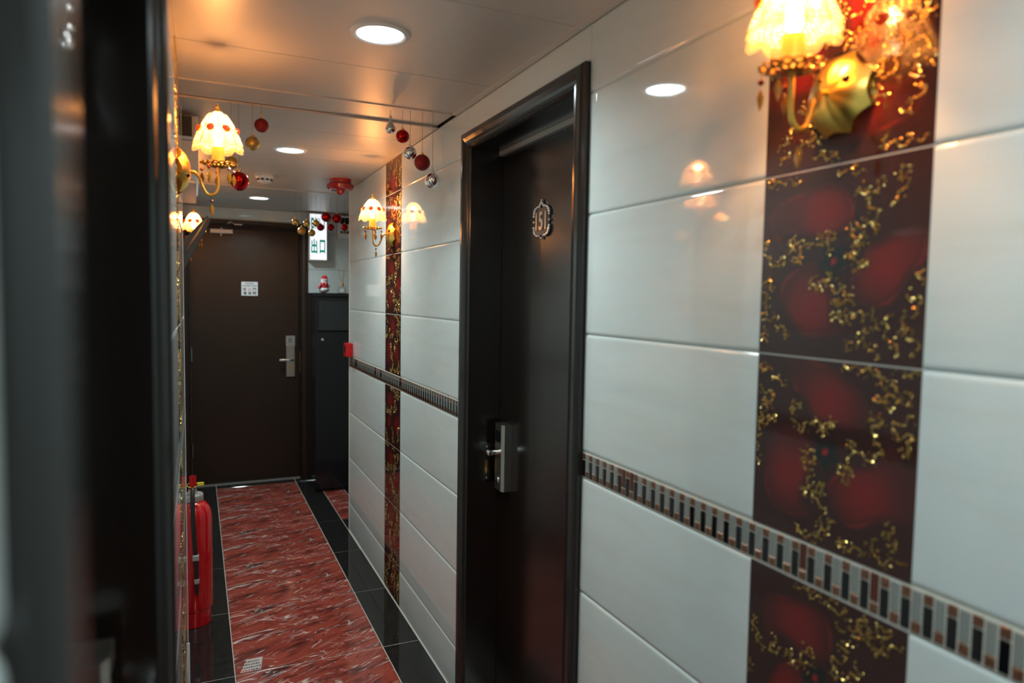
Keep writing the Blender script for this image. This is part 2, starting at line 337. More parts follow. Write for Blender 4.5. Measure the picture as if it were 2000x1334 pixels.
# ------------------------------------------------------------------ decor tile prints and gold relief
DES = {"A":{"v":[[[0.228,0.269],[0.215,0.254],[0.197,0.242],[0.217,0.223],[0.224,0.198],[0.181,0.207],[0.176,0.192],[0.194,0.186],[0.205,0.185],[0.183,0.177],[0.189,0.164],[0.172,0.165],[0.178,0.152],[0.204,0.153],[0.197,0.138],[0.179,0.139]],[[0.003,0.197],[0.013,0.162],[0.036,0.146]],[[0.04,0.146],[0.061,0.171],[0.067,0.192],[0.091,0.182],[0.085,0.169],[0.068,0.159],[0.086,0.147]],[[0.102,0.176],[0.124,0.186],[0.136,0.203],[0.146,0.189],[0.132,0.164]],[[0.114,0.133],[0.108,0.117],[0.125,0.106],[0.131,0.127],[0.149,0.13],[0.138,0.114],[0.157,0.106],[0.175,0.111],[0.187,0.096],[0.17,0.088],[0.151,0.093],[0.158,0.078],[0.15,0.065],[0.174,0.06],[0.185,0.076],[0.197,0.076],[0.209,0.062]],[[0.003,0.124],[0.023,0.121],[0.027,0.104]],[[0.004,0.11],[0.017,0.086],[0.005,0.06],[0.015,0.054],[0.037,0.064],[0.042,0.047],[0.06,0.042],[0.068,0.031]],[[0.007,0.048],[0.017,0.016]],[[0.289,0.126],[0.294,0.135],[0.292,0.113]],[[0.273,0.101],[0.293,0.094],[0.289,0.078],[0.265,0.064],[0.264,0.045],[0.281,0.05],[0.291,0.037],[0.29,0.014]],[[0.249,0.075],[0.24,0.053],[0.249,0.034],[0.265,0.028],[0.255,0.013]],[[0.217,0.079],[0.226,0.065],[0.221,0.052],[0.204,0.049],[0.208,0.032],[0.185,0.028],[0.174,0.017]],[[0.208,0.029],[0.223,0.018],[0.237,0.012]],[[0.272,0.26],[0.26,0.251],[0.251,0.233],[0.243,0.236]],[[0.268,0.281],[0.256,0.274],[0.247,0.262]],[[0.184,0.261],[0.202,0.254],[0.179,0.247]],[[0.01,0.285],[0.05,0.29],[0.08,0.28]],[[0.15,0.29],[0.2,0.28]]],"p":[[[0.107,0.269],[0.154,0.268],[0.17,0.248],[0.18,0.232],[0.175,0.212],[0.152,0.193],[0.111,0.192],[0.077,0.203],[0.044,0.208],[0.034,0.186],[0.009,0.245]],[[0.206,0.168],[0.228,0.176],[0.292,0.197],[0.297,0.151],[0.274,0.134],[0.26,0.106],[0.241,0.087],[0.205,0.086],[0.184,0.101],[0.18,0.126],[0.202,0.141]],[[0.11,0.155],[0.063,0.134],[0.042,0.109],[0.059,0.073],[0.078,0.048],[0.109,0.033],[0.178,0.045],[0.15,0.059],[0.144,0.08],[0.144,0.106],[0.121,0.128]]],"g":[[0.132,0.224],[0.235,0.144],[0.107,0.082],[0.148,0.152]]},
"B":{"v":[[[0.095,0.227],[0.075,0.21],[0.098,0.179],[0.122,0.201],[0.147,0.189],[0.165,0.2],[0.151,0.205],[0.138,0.175]],[[0.005,0.274],[0.028,0.272],[0.046,0.256],[0.068,0.25]],[[0.004,0.242],[0.042,0.226],[0.014,0.213],[0.044,0.187],[0.004,0.175],[0.014,0.196],[0.004,0.131],[0.008,0.101]],[[0.209,0.286],[0.225,0.292],[0.242,0.272],[0.266,0.268],[0.274,0.258],[0.231,0.252],[0.248,0.24],[0.267,0.246],[0.292,0.26]],[[0.256,0.294],[0.29,0.294],[0.294,0.284]],[[0.173,0.294],[0.191,0.29],[0.236,0.294]],[[0.237,0.227],[0.221,0.214],[0.245,0.221],[0.226,0.196],[0.243,0.185],[0.236,0.161],[0.215,0.159],[0.197,0.179],[0.19,0.143],[0.173,0.127],[0.187,0.115],[0.2,0.129],[0.177,0.147]],[[0.292,0.232],[0.268,0.218],[0.258,0.206],[0.293,0.202],[0.278,0.177],[0.293,0.185]],[[0.097,0.143],[0.119,0.151],[0.135,0.139],[0.1,0.131],[0.126,0.115],[0.108,0.079],[0.151,0.102],[0.128,0.076],[0.153,0.067],[0.141,0.018],[0.173,0.052]],[[0.106,0.024],[0.101,0.01],[0.141,0.014]],[[0.192,0.03],[0.179,0.012],[0.231,0.024]],[[0.269,0.071],[0.254,0.052],[0.278,0.048],[0.263,0.036]],[[0.234,0.042],[0.248,0.012],[0.279,0.028],[0.291,0.02]]],"p":[[[0.07,0.3],[0.081,0.248],[0.1,0.242],[0.122,0.205],[0.151,0.198],[0.213,0.201],[0.218,0.234],[0.202,0.258],[0.174,0.274],[0.16,0.284],[0.117,0.292]],[[0.033,0.163],[0.077,0.185],[0.109,0.165],[0.129,0.157],[0.121,0.123],[0.101,0.077],[0.109,0.054],[0.125,0.048],[0.074,0.034],[0.034,0.05],[0.025,0.105]],[[0.156,0.107],[0.191,0.139],[0.241,0.151],[0.259,0.188],[0.272,0.161],[0.298,0.151],[0.298,0.088],[0.268,0.085],[0.245,0.075],[0.204,0.05],[0.181,0.058],[0.159,0.085]]],"g":[[0.149,0.232],[0.081,0.105],[0.218,0.107],[0.149,0.153]]},
"C":{"v":[[[0.095,0.293],[0.137,0.284],[0.188,0.293]],[[0.171,0.274],[0.207,0.285]],[[0.009,0.199],[0.023,0.165],[0.036,0.143]],[[0.063,0.183],[0.053,0.152],[0.091,0.174],[0.103,0.15],[0.131,0.198],[0.147,0.185],[0.123,0.156]],[[0.186,0.252],[0.212,0.26],[0.232,0.292],[0.226,0.259],[0.192,0.231],[0.206,0.211],[0.175,0.195],[0.186,0.172],[0.225,0.197],[0.219,0.221]],[[0.239,0.253],[0.261,0.29],[0.273,0.288],[0.252,0.241],[0.293,0.276]],[[0.004,0.117],[0.015,0.092]],[[0.02,0.06],[0.05,0.04],[0.04,0.015],[0.08,0.02]],[[0.14,0.09],[0.17,0.06],[0.15,0.03],[0.19,0.02]],[[0.28,0.12],[0.25,0.09],[0.27,0.05],[0.24,0.03]]],"p":[[[0.028,0.244],[0.097,0.263],[0.157,0.268],[0.178,0.229],[0.166,0.19],[0.127,0.184],[0.068,0.198],[0.046,0.175]],[[0.049,0.064],[0.06,0.124],[0.102,0.159],[0.129,0.151],[0.126,0.099]],[[0.16,0.10],[0.20,0.15],[0.241,0.165],[0.290,0.18],[0.292,0.10],[0.244,0.06]]],"g":[[0.109,0.226],[0.083,0.11],[0.235,0.115],[0.149,0.153]]}}
def flip(d):
    r = lambda l: [[.3-p[0], .3-p[1]] for p in l]
    return {'v': [r(l) for l in d['v']], 'p': [r(l) for l in d['p']], 'g': r(d['g'])}
DES['D'] = flip(DES['A']); DES['D']['v'] += [[[.29,.29],[.26,.26],[.285,.23],[.25,.21],[.28,.18],[.24,.16],[.29,.14],[.26,.11],[.285,.08],[.25,.05]],[[.24,.28],[.21,.25],[.23,.22],[.2,.2]],[[.27,.2],[.23,.19],[.22,.13],[.2,.1],[.23,.07]],[[.17,.27],[.2,.23],[.16,.21]]]
DES['E'] = flip(DES['B']); DES['E']['v'] += [[[.29,.16],[.25,.13],[.28,.10],[.24,.07],[.28,.04],[.25,.01]],[[.23,.16],[.2,.12],[.22,.08],[.19,.05],[.22,.02]],[[.16,.14],[.18,.10],[.15,.07]]]
def seg_d(px, py, poly):
    best = 9; ins = False; n = len(poly)
    for i in range(n):
        x1, y1 = poly[i]; x2, y2 = poly[(i+1) % n]; dx, dy = x2-x1, y2-y1
        t = max(0, min(1, ((px-x1)*dx+(py-y1)*dy)/(dx*dx+dy*dy+1e-12)))
        d = math.hypot(px-x1-t*dx, py-y1-t*dy); best = min(best, d)
        if (y1 > py) != (y2 > py) and px < (x2-x1)*(py-y1)/(y2-y1)+x1: ins = not ins
    return best, ins
def chaikin(p):
    out = []
    for i in range(len(p)):
        a, b = p[i], p[(i+1) % len(p)]
        out += [(.75*a[0]+.25*b[0], .75*a[1]+.25*b[1]), (.25*a[0]+.75*b[0], .25*a[1]+.75*b[1])]
    return out
def decor_mesh(dk, h, N=64):
    d = DES[dk]; W = .3; nv = max(4, int(N*h/W)); vs = []; cols = []
    polys = [chaikin(p) for p in d['p']]; gl = d['g']; cx, cy = gl[3]
    for j in range(nv+1):
        for i in range(N+1):
            u = .0006+(W-.0012)*i/N; v = .0013+(h-.0026)*j/nv
            vs.append((0, -u, v))
            bg = (.038, .012, .010); c = list(bg)
            for k, p in enumerate(polys):
                dist, ins = seg_d(u, v, p)
                g = math.exp(-((u-gl[k][0])**2+(v-gl[k][1])**2)/(2*.034**2))
                if ins:
                    s = min(1, dist/.009); a = s*(.07+.85*g)
                    c = [c[q]+a*(t-bg[q]) for q, t in enumerate((.20, .012, .011))]
                rim = math.exp(-(dist/.0026)**2)*(.18+.55*max(0, math.sin(u*61+k*2.1)*math.sin(v*47+k)))
                c = [c[q]+rim*max(0, t-c[q]) for q, t in enumerate((.23, .016, .012))]
            dc = math.hypot(u-cx, v-cy)*(1+.25*math.sin(5*math.atan2(v-cy, u-cx)))
            if dc < .024: k = min(1, (.024-dc)/.006); c = [c[q]*(1-k)+k*.012 for q in range(3)]
            if dc < .0045: c = [.30, .02, .015]
            cols.append((*c, 1))
    fs = [(j*(N+1)+i, j*(N+1)+i+1, (j+1)*(N+1)+i+1, (j+1)*(N+1)+i) for j in range(nv) for i in range(N)]
    n0 = len(vs)
    ring = [0, N, (nv+1)*(N+1)-1, nv*(N+1)]
    for r in ring: vs.append((.009, vs[r][1], vs[r][2])); cols.append((.3,.28,.25,1))
    fs += [tuple(range(0, N+1)) + (n0+1, n0), tuple(N+(N+1)*j for j in range(nv+1)) + (n0+2, n0+1),
           tuple(reversed([nv*(N+1)+i for i in range(N+1)])) + (n0+3, n0+2), tuple(reversed([(N+1)*j for j in range(nv+1)])) + (n0, n0+3)]
    me = bpy.data.meshes.new('decor_tile'); me.from_pydata(vs, [], fs); me.materials.append(M['decor'])
    a = me.color_attributes.new('print', 'FLOAT_COLOR', 'POINT')
    a.data.foreach_set('color', [q for c in cols for q in c])
    bm = bmesh.new(); bm.from_mesh(me); bmesh.ops.recalc_face_normals(bm, faces=bm.faces); bm.to_mesh(me); bm.free()
    if me.polygons[0].normal.x > 0: me.flip_normals()
    me.update(); return me
ph = (1+5**.5)/2
ICO = [Vector(p).normalized() for p in ((-1,ph,0),(1,ph,0),(-1,-ph,0),(1,-ph,0),(0,-1,ph),(0,1,ph),(0,-1,-ph),(0,1,-ph),(ph,0,-1),(ph,0,1),(-ph,0,-1),(-ph,0,1))]
ICF = [(0,11,5),(0,5,1),(0,1,7),(0,7,10),(0,10,11),(1,5,9),(5,11,4),(11,10,2),(10,7,6),(7,1,8),(3,9,4),(3,4,2),(3,2,6),(3,6,8),(3,8,9),(4,9,5),(2,4,11),(6,2,10),(8,6,7),(9,8,1)]
def relief_mesh(dk, h):
    rnd = random.Random(ord(dk)); vs = []; fs = []
    def bead(u, v):
        if not (.004 < u < .296 and .004 < v < h-.004): return
        r = rnd.uniform(.0013, .0025); q = Matrix.Rotation(rnd.uniform(0, 6.3), 3, 'X') @ Matrix.Rotation(rnd.uniform(0, 6.3), 3, 'Z')
        n = len(vs)
        for p in ICO:
            p = q @ p; vs.append((-r*.15+p.x*r*.5, -u+p.y*r*rnd.uniform(.85, 1.3), v+p.z*r))
        fs.extend([tuple(i+n for i in f) for f in ICF])
    for line in DES[dk]['v']:
        phs = rnd.uniform(0, 6); s = 0
        for a, b in zip(line[:-1], line[1:]):
            L = math.hypot(b[0]-a[0], b[1]-a[1]); n = max(1, int(L/.0026))
            nx, ny = -(b[1]-a[1])/max(L, 1e-6), (b[0]-a[0])/max(L, 1e-6)
            for i in range(n):
                t = i/n; s += L/n
                off = .0042*math.sin(s/.0042+phs) + rnd.uniform(-.0016, .0016)
                if rnd.random() < .86: bead(a[0]+(b[0]-a[0])*t+nx*off, a[1]+(b[1]-a[1])*t+ny*off)
                if rnd.random() < .30:
                    o2 = rnd.choice((-1, 1))*rnd.uniform(.006, .010)
                    bead(a[0]+(b[0]-a[0])*t+nx*o2, a[1]+(b[1]-a[1])*t+ny*o2)
    me = bpy.data.meshes.new('gold_relief'); me.from_pydata(vs, [], fs); me.materials.append(M['gold_glitter']); me.update(); return me

# ------------------------------------------------------------------ walls
ROWS = [(0, .1808), (.1808, .4808), (.4808, .7805), (.7805, 1.0795), (1.1465, 1.4458), (1.4458, 1.7458), (1.7458, 2.0465), (2.0465, ZC-.0005)]
RDES = ['E', 'B', 'A', 'C', 'B', 'A', 'D', 'E']
wt = {}
def wall_tile(parent, loc, wdt, h, rz=0, z0=0):
    key = (round(wdt, 4), round(h, 4))
    if key not in wt:
        g = .0004; e = .0007
        pr = [(.0085, e), (.0045, e), (.0024, .0016), (.0009, .0042), (.0002, .0075), (0, .011)]
        pr = pr + [(n, h-v) for n, v in reversed(pr)]
        vs = []; n = len(pr)
        for u in (g, wdt-g):
            vs += [(a, -u, b) for a, b in pr]
        fs = [tuple(range(n)), tuple(reversed(range(n, 2*n)))] + [(i, i+1, n+i+1, n+i) for i in range(n-1)] + [(n-1, 0, n, 2*n-1)]
        mb = MB(); mb.add(vs, fs, True); wt[key] = mb.mesh('wall_tile', M['tile'], 50)
    return link('wall_tile', wt[key], parent, loc, rz)
dm = {}; rm = {}
def decor_tile(parent, loc, dk, h, rz=0):
    k = (dk, round(h, 4))
    if k not in dm: dm[k] = decor_mesh(dk, h); rm[k] = relief_mesh(dk, h)
    t = link('decor_tile', dm[k], parent, loc, rz)
    g = link('gold_relief', rm[k], t); tag(g, 'raised gold glitter vines', kind='stuff')
    gm = MB(); gm.box(.0006, .0044, -.2998, -.0002, 0, h); gm.build('grout_bed', M['grout'], t)
    return t
def tile_cols(parent, cols, x, rz, skip, sgn):
    """cols: list of (ystart, width, kind); sgn -1: runs towards -y from ystart (right wall), +1 for the left wall"""
    for ys, wd, kd in cols:
        for i, (z0, z1) in enumerate(ROWS):
            if skip(ys, wd, i): continue
            if kd == 'd': decor_tile(parent, (x, ys, z0), RDES[i], z1-z0, rz)
            else: wall_tile(parent, (x, ys, z0), wd, z1-z0, rz)
# right wall with doorway y 1.571..2.311
DO0, DO1, DZ = 1.571, 2.311, 2.06
mb = MB()
mb.box(XR+.0045, XR+.16, -3.1, DO0-.02, 0, ZC); mb.box(XR+.0045, XR+.16, DO1+.02, 4.470, 0, ZC); mb.box(XR+.0045, XR+.16, DO0-.02, DO1+.02, DZ+.02, ZC)
wall_r = tag(mb.build('wall_right', M['grout']), 'right corridor wall of glossy white tiles with red decor columns and mosaic band', 'wall', kind='structure')
def tri(ys, wd, parts): pass
# columns given by their larger y (left edge as seen from the corridor)
colsR = [(4.470, .329, 't'), (4.141, .600, 't'), (3.541, .300, 'd'), (3.241, .600, 't'), (2.641, .275, 't'),
         (1.506, .593, 't'), (.913, .300, 'd'), (.613, .600, 't'), (.013, .600, 't'), (-.587, .600, 't'), (-1.187, .600, 't'), (-1.787, .600, 't'), (-2.387, .600, 't')]
tile_cols(wall_r, colsR, XR, 0, lambda y, wd, i: False, -1)
# the strip above the door (top row only) and the slivers beside the casing
z0, z1 = ROWS[7]; zt = 2.122
wall_tile(wall_r, (XR, 2.366, zt), .253, z1-zt); wall_tile(wall_r, (XR, 2.113, zt), .607, z1-zt)
# mosaic band
mosaic = empty('mosaic_band', parent=wall_r)
def band(y1, y0, parent):
    mb = MB(); mb.box(XR+.0008, XR+.006, y0, y1, 1.0805, 1.1455); mb.build('mosaic_grout', M['mosaic_grout'], parent)
def pieces(ytop, ncol, individually):
    P = .01625; cache = {}; joined = {}
    rnd = random.Random(3)
    for k in range(ncol):
        ya = ytop-k*P-.0011; yb = ytop-(k+1)*P+.0011
        sq, g, zb, zt2 = .0150, .0024, 1.0832, 1.1428
        if k % 2 == 0: lay = [(zt2-sq, zt2, 'copper_piece'), (zb, zt2-sq-g, 'black_glass')]
        else:
            lm = 'red_piece' if (rnd.random() < .10) else 'grey_piece'
            lay = [(zb+sq+g, zt2, lm), (zb, zb+sq, 'copper_piece')]
        for (a, b, mname) in lay:
            if individually:
                key = (round(b-a, 4), mname)
                if key not in cache:
                    m2 = MB(); hh = b-a; ww = ya-yb; e = .0012
                    m2.add([(.004,0,0),(.004,-ww,0),(.004,-ww,hh),(.004,0,hh),(e*.6,0,0),(e*.6,-ww,0),(e*.6,-ww,hh),(e*.6,0,hh),(-.0008,-e,e),(-.0008,-ww+e,e),(-.0008,-ww+e,hh-e),(-.0008,-e,hh-e)],
                           [(0,1,5,4),(1,2,6,5),(2,3,7,6),(3,0,4,7),(4,5,9,8),(5,6,10,9),(6,7,11,10),(7,4,8,11),(8,9,10,11),(3,2,1,0)])
                    cache[key] = m2.mesh('mosaic_piece', M[mname])
                link('mosaic_piece', cache[key], mosaic, (XR, ya, a))
            else:
                joined.setdefault(mname, MB()).box(XR-.0008, XR+.004, yb, ya, a, b)
    for mname, jm in joined.items():
        tag(jm.build('mosaic_pieces', M[mname], mosaic), kind='stuff')
band(1.506, -3.1, mosaic); band(4.470, 2.366, mosaic)
pieces(1.506, 76, True); pieces(4.468, 129, False)
mb = MB(); mb.box(XR-.003, XR+.16, 4.470, 4.476, 0, ZC); tag(mb.build('trim_1', M['white']), 'white corner trim at the far end of the right wall', 'trim', kind='structure')
# left wall with doorway y .26..1.0
LO0, LO1 = .26, 1.0
mb = MB(); mb.box(XL-.12, XL-.0045, LO1+.02, 2.845, 0, ZC); mb.box(XL-.12, XL-.0045, -3.1, LO0-.02, 0, ZC); mb.box(XL-.12, XL-.0045, LO0-.02, LO1+.02, DZ+.02, ZC)
wall_l = tag(mb.build('wall_left', M['grout']), 'near left corridor wall of glossy white tiles seen at a grazing angle', 'wall', kind='structure')
colsL = [(1.052, .300, 't'), (1.352, .598, 't'), (1.95, .300, 'd'), (2.25, .595, 't'), (-.4, .6, 't'), (-1.0, .6, 't'), (-1.6, .6, 't'), (-2.2, .6, 't'), (-2.8, .6, 't')]
tile_cols(wall_l, colsL, XL, PI, lambda y, wd, i: False, 1)
wall_tile(wall_l, (XL, .2, 2.122), .85, ZC-2.1225, PI)
mb = MB(); mb.box(XL-.006, XL-.0008, -3.1, .208, 1.0805, 1.1455); mb.box(XL-.006, XL-.0008, 1.052, 2.845, 1.0805, 1.1455); mb.build('mosaic_band', M['grey_piece'], wall_l)
mb = MB(); mb.box(XL-.12, XL+.001, 2.845, 2.849, .19, ZC); mb.box(XL-.12, XL+.005, 2.845, 2.852, 0, .19)
tag(mb.build('trim_2', M['white']), 'white edge trim at the end of the near left wall', 'trim', kind='structure')
mb = MB(); mb.box(XL2-.1, XL2-.0045, 2.80, 6.0, 0, ZC)
wall_l2 = tag(mb.build('wall_left_recess', M['grout']), 'far left wall set back behind the fire extinguisher', 'wall', kind='structure')
tile_cols(wall_l2, [(2.852, .6, 't'), (3.452, .6, 't'), (4.052, .25, 't'), (4.302, .3, 'd'), (4.602, .6, 't'), (5.202, .69, 't')], XL2, PI, lambda y, wd, i: False, 1)
mb = MB(); mb.box(XL2-.006, XL2-.0008, 2.852, 5.89, 1.0805, 1.1455); mb.build('mosaic_band', M['grey_piece'], wall_l2)
# end wall, alcove walls, back wall
FX0, FX1, FZ = -.050, .772, 2.055
mb = MB(); mb.box(FX1+.02, 1.65, YE+.008, YE+.14, 0, ZC); mb.box(XL2-.1, FX0-.02, YE+.008, YE+.14, 0, ZC); mb.box(FX0-.02, FX1+.02, YE+.008, YE+.14, FZ+.02, ZC)
wall_e = tag(mb.build('wall_end', M['grout']), 'white tiled end wall around the fire door', 'wall', kind='structure')
for x0, x1 in ((.84, 1.28), (1.28, 1.6)):
    for z0, z1 in ROWS:
        wall_tile(wall_e, (x0, YE, z0), x1-x0, z1-z0, PI/2)
for x0, x1 in ((XL2, .24), (.24, .84)): wall_tile(wall_e, (x0, YE, 2.122), x1-x0, ZC-2.1225, PI/2)
mb = MB(); mb.box(1.60, 1.72, 4.476, 6.0, 0, ZC); mb.box(1.05, 1.72, 4.30, 4.476, 0, ZC)
tag(mb.build('wall_alcove', M['plaster']), 'pale wall of the side recess behind the right wall', 'wall', kind='structure')
mb = MB(); mb.box(XL2-.25, 1.1, -3.2, -3.1, 0, ZC); tag(mb.build('wall_back', M['plaster']), 'pale wall closing the corridor behind the viewpoint', 'wall', kind='structure')

# ------------------------------------------------------------------ doors
def casing_profile(wd, t):
    # (across from inner edge, proud)
    return [(0, 0), (.0015, t*.30), (.004, t*.44), (.007, t*.40), (.009, t*.40), (.010, t*.62), (.013, t*.72), (wd*.30, t*.66), (wd*.42, t*.82), (wd*.62, t), (wd*.86, t), (wd*.95, t*.8), (wd, t*.5), (wd, 0)]
def casing(parent, place, a0, a1, ztop, wd, t, m, base=0):
    """place(a, z, n) -> world point; a runs across the opening a0..a1"""
    pr = [(c, p+base) for c, p in casing_profile(wd, t)]; n = len(pr)
    for nm, st in (('casing_side', 'L'), ('casing_side', 'R'), ('casing_head', 'H')):
        vs = []
        if st == 'L': rings = [[(a0-c, 0, p) for c, p in pr], [(a0-c, ztop+c, p) for c, p in pr]]
        elif st == 'R': rings = [[(a1+c, 0, p) for c, p in pr], [(a1+c, ztop+c, p) for c, p in pr]]
        else: rings = [[(a0-c, ztop+c, p) for c, p in pr], [(a1+c, ztop+c, p) for c, p in pr]]
        for r in rings: vs += [place(*q) for q in r]
        fs = [(i, (i+1) % n, n+(i+1) % n, n+i) for i in range(n)] + [tuple(range(n)), tuple(reversed(range(n, 2*n)))]
        mb = MB(); mb.add(vs, fs); mb.build(nm, m, parent)
def lock_set(parent, x, y, z, s, hd):
    """room lock on the leaf plane x, s = direction out of the leaf, hd = direction of the lever along y"""
    lk = empty('lock', (x, y, z), parent=parent)
    t = .034*s
    mb = MB(); poly = [(0, -.034), (t*.78, -.034), (t, -.020), (t, .034), (0, .034)] if hd > 0 else [(0, -.034), (t, -.034), (t, .020), (t*.78, .034), (0, .034)]
    mb.prism(poly, -.12, .12, 'xyz'); bm = mb.build('lock_body', M['steel'], lk)
    mb = MB(); mb.box(min(t, t+.001*s), max(t, t+.001*s), -.012, .028, .055, .095); mb.build('card_window', M['black_glass'], lk)
    mb = MB(); mb.lathe([(.013, 0), (.013, .003), (.010, .004)], 20, Matrix.Translation((t, .010*hd, -.085)) @ Matrix.Rotation(s*PI/2, 4, 'Y')); mb.build('key_cylinder', M['chrome'], lk)
    mb = MB(); mb.tube([(t*.8, .012*hd, .015), (t+.030*s, .012*hd, .018)], .009, 14)
    mb.bbox(min(t+.022*s, t+.040*s), max(t+.022*s, t+.040*s), min(.0, .085*hd), max(.0, .085*hd), .006, .028, .005); mb.build('lever_handle', M['chrome'], lk)
    return lk
def number_plate(loc, s, label):
    pl = empty('number_plate', loc); tag(pl, label, 'number plate')
    mb = MB(); poly = []
    for k in range(40):
        a = 2*PI*k/40; c, sn = math.cos(a), math.sin(a)
        rx = .050*(abs(c)**.55)*(1 if c > 0 else -1); rz = .043*(abs(sn)**.55)*(1 if sn > 0 else -1); poly.append((rx, rz))
    mb.prism(poly, 0, .004*s, 'yzx'); mb.build('plaque', M['dark_steel'], pl)
    rnd = random.Random(5); mb = MB()
    for k in range(34):
        a = 2*PI*k/34; c, sn = math.cos(a), math.sin(a)
        rx = .054*(abs(c)**.55)*(1 if c > 0 else -1); rz = .047*(abs(sn)**.55)*(1 if sn > 0 else -1)
        mb.sphere((.006*s, rx, rz), rnd.uniform(.0040, .0058), 8, 6)
    for dy, dz, r in ((0, .058, .006), (-.008, .053, .005), (.008, .053, .005), (0, .066, .004), (0, -.054, .005)): mb.sphere((.006*s, dy, dz), r, 8, 6)
    mb.build('beaded_frame', M['chrome'], pl)
    tm = text_mb('151', .072, .058, .006, .02)
    xform(tm, Matrix.Translation((.0035*s, .036 if s < 0 else -.036, -.029)) @ Matrix.Rotation(-PI/2 if s < 0 else PI/2, 4, 'Z'))
    tm.build('digits', M['chrome'], pl); return pl
# door_1: right wall
XLF = 1.012
d1 = tag(empty('door_1', (0, 0, 0)), 'dark brown guest room door with moulded casing in the right wall', 'door', kind='structure')
mb = MB(); mb.box(XLF, XLF+.045, DO0+.003, DO1-.003, .006, DZ-.004); mb.build('door_leaf', M['wood'], d1)
casing(d1, lambda a, z, n: (XR-n, a, z), DO0, DO1, DZ, .062, .024, M['casing'])
mb = MB(); mb.box(XR-.004, XR+.16, DO1, DO1+.02, 0, DZ+.02); mb.build('jamb', M['wood'], d1)
mb = MB(); mb.box(XR-.004, XR+.16, DO0-.02, DO0, 0, DZ+.02); mb.build('jamb', M['wood'], d1)
mb = MB(); mb.box(XR-.004, XR+.16, DO0, DO1, DZ, DZ+.02); mb.build('jamb_head', M['wood'], d1)
mb = MB(); mb.box(XLF-.016, XLF-.001, DO0, DO1, DZ-.016, DZ); mb.build('door_stop', M['silver'], d1)
mb = MB(); mb.box(XLF-.062, XLF-.036, DO1-.003, DO1, .865, 1.0); sk = mb.build('strike_plate', M['dark_steel'], d1)
mb = MB(); mb.box(XLF-.055, XLF-.043, DO1-.0038, DO1-.003, .89, .94); mb.build('latch_hole', M['brass'], sk)
for zz in (.874, .991):
    mb = MB(); mb.lathe([(.004, 0), (.004, .0012), (.002, .002)], 10, Matrix.Translation((XLF-.049, DO1-.003, zz)) @ Matrix.Rotation(PI/2, 4, 'X')); mb.build('screw', M['chrome'], sk)
lock_set(d1, XLF, 2.235, .965, -1, 1)
number_plate((XLF, 1.985, 1.783), -1, 'ornate silver number plate on the dark door in the right wall')
# door_3: left wall, beside the viewpoint
XLL = -.132
d3 = tag(empty('door_3'), 'blurred dark door beside the camera in the left wall', 'door', kind='structure')
mb = MB(); mb.box(XLL-.03, XLL, LO0+.003, LO1-.003, .006, DZ-.004); mb.build('door_leaf', M['wood'], d3)
casing(d3, lambda a, z, n: (XL+n, a, z), LO0, LO1, DZ, .052, .0225, M['casing'], -.0085)
for a, b in ((LO1, LO1+.02), (LO0-.02, LO0)):
    mb = MB(); mb.box(XL-.12, XL-.0080, a, b, 0, DZ+.02); mb.build('jamb', M['wood'], d3)
mb = MB(); mb.box(XL-.12, XL-.0080, LO0, LO1, DZ, DZ+.02); mb.build('jamb_head', M['wood'], d3)
lock_set(d3, XLL, .925, .985, 1, 1)
lp = number_plate((XLL, .800, 1.832), 1, 'blurred silver number plate on the left door beside the camera'); lp.scale = (1.6, 1.45, 1.1)
# door_2: fire door in the end wall
d2 = tag(empty('door_2'), 'dark brown fire door closing the far end of the corridor', 'door', kind='structure')
YD = 5.95
mb = MB(); mb.box(FX0+.003, FX1-.003, YD, YD+.045, .008, FZ-.003); mb.build('door_leaf', M['wood_far'], d2)
casing(d2, lambda a, z, n: (a, YE-n+.002, z), FX0, FX1, FZ, .060, .026, M['wood_far'])
for a, b in ((FX0-.02, FX0), (FX1, FX1+.02)):
    mb = MB(); mb.box(a, b, YE-.006, YE+.14, 0, FZ+.02); mb.build('jamb', M['wood'], d2)
mb = MB(); mb.box(FX0, FX1, YE-.006, YE+.14, FZ, FZ+.02); mb.build('jamb_head', M['wood'], d2)
for z0, z1 in ((1.0, 1.11), (.237, .343)):
    mb = MB(); mb.tube([(FX0+.006, YD-.006, z0), (FX0+.006, YD-.006, z1)], .006, 10); mb.build('hinge', M['steel'], d2)
lk = empty('lock', (.702, YD, .99), parent=d2)
mb = MB(); mb.bbox(-.034, .034, -.012, 0, -.133, .133, .003); mb.build('lock_plate', M['steel'], lk)
mb = MB(); mb.tube([(.012, -.01, .01), (.012, -.05, .01)], .009, 12); mb.bbox(-.095, .022, -.058, -.042, 0, .020, .004); mb.build('lever_handle', M['chrome'], lk)
mb = MB(); mb.lathe([(.012, 0), (.012, .006)], 16, Matrix.Translation((-.008, -.012, -.055)) @ Matrix.Rotation(PI/2, 4, 'X')); mb.build('key_cylinder', M['brass'], lk)
mb = MB(); mb.box(FX1-.002, FX1+.001, YD-.045, YD-.02, .9, 1.07); mb.build('strike_plate', M['brass'], d2)
mb = MB(); mb.box(FX0, FX1, YD-.02, YD+.05, 0, .007); mb.build('threshold', M['silver'], d2)

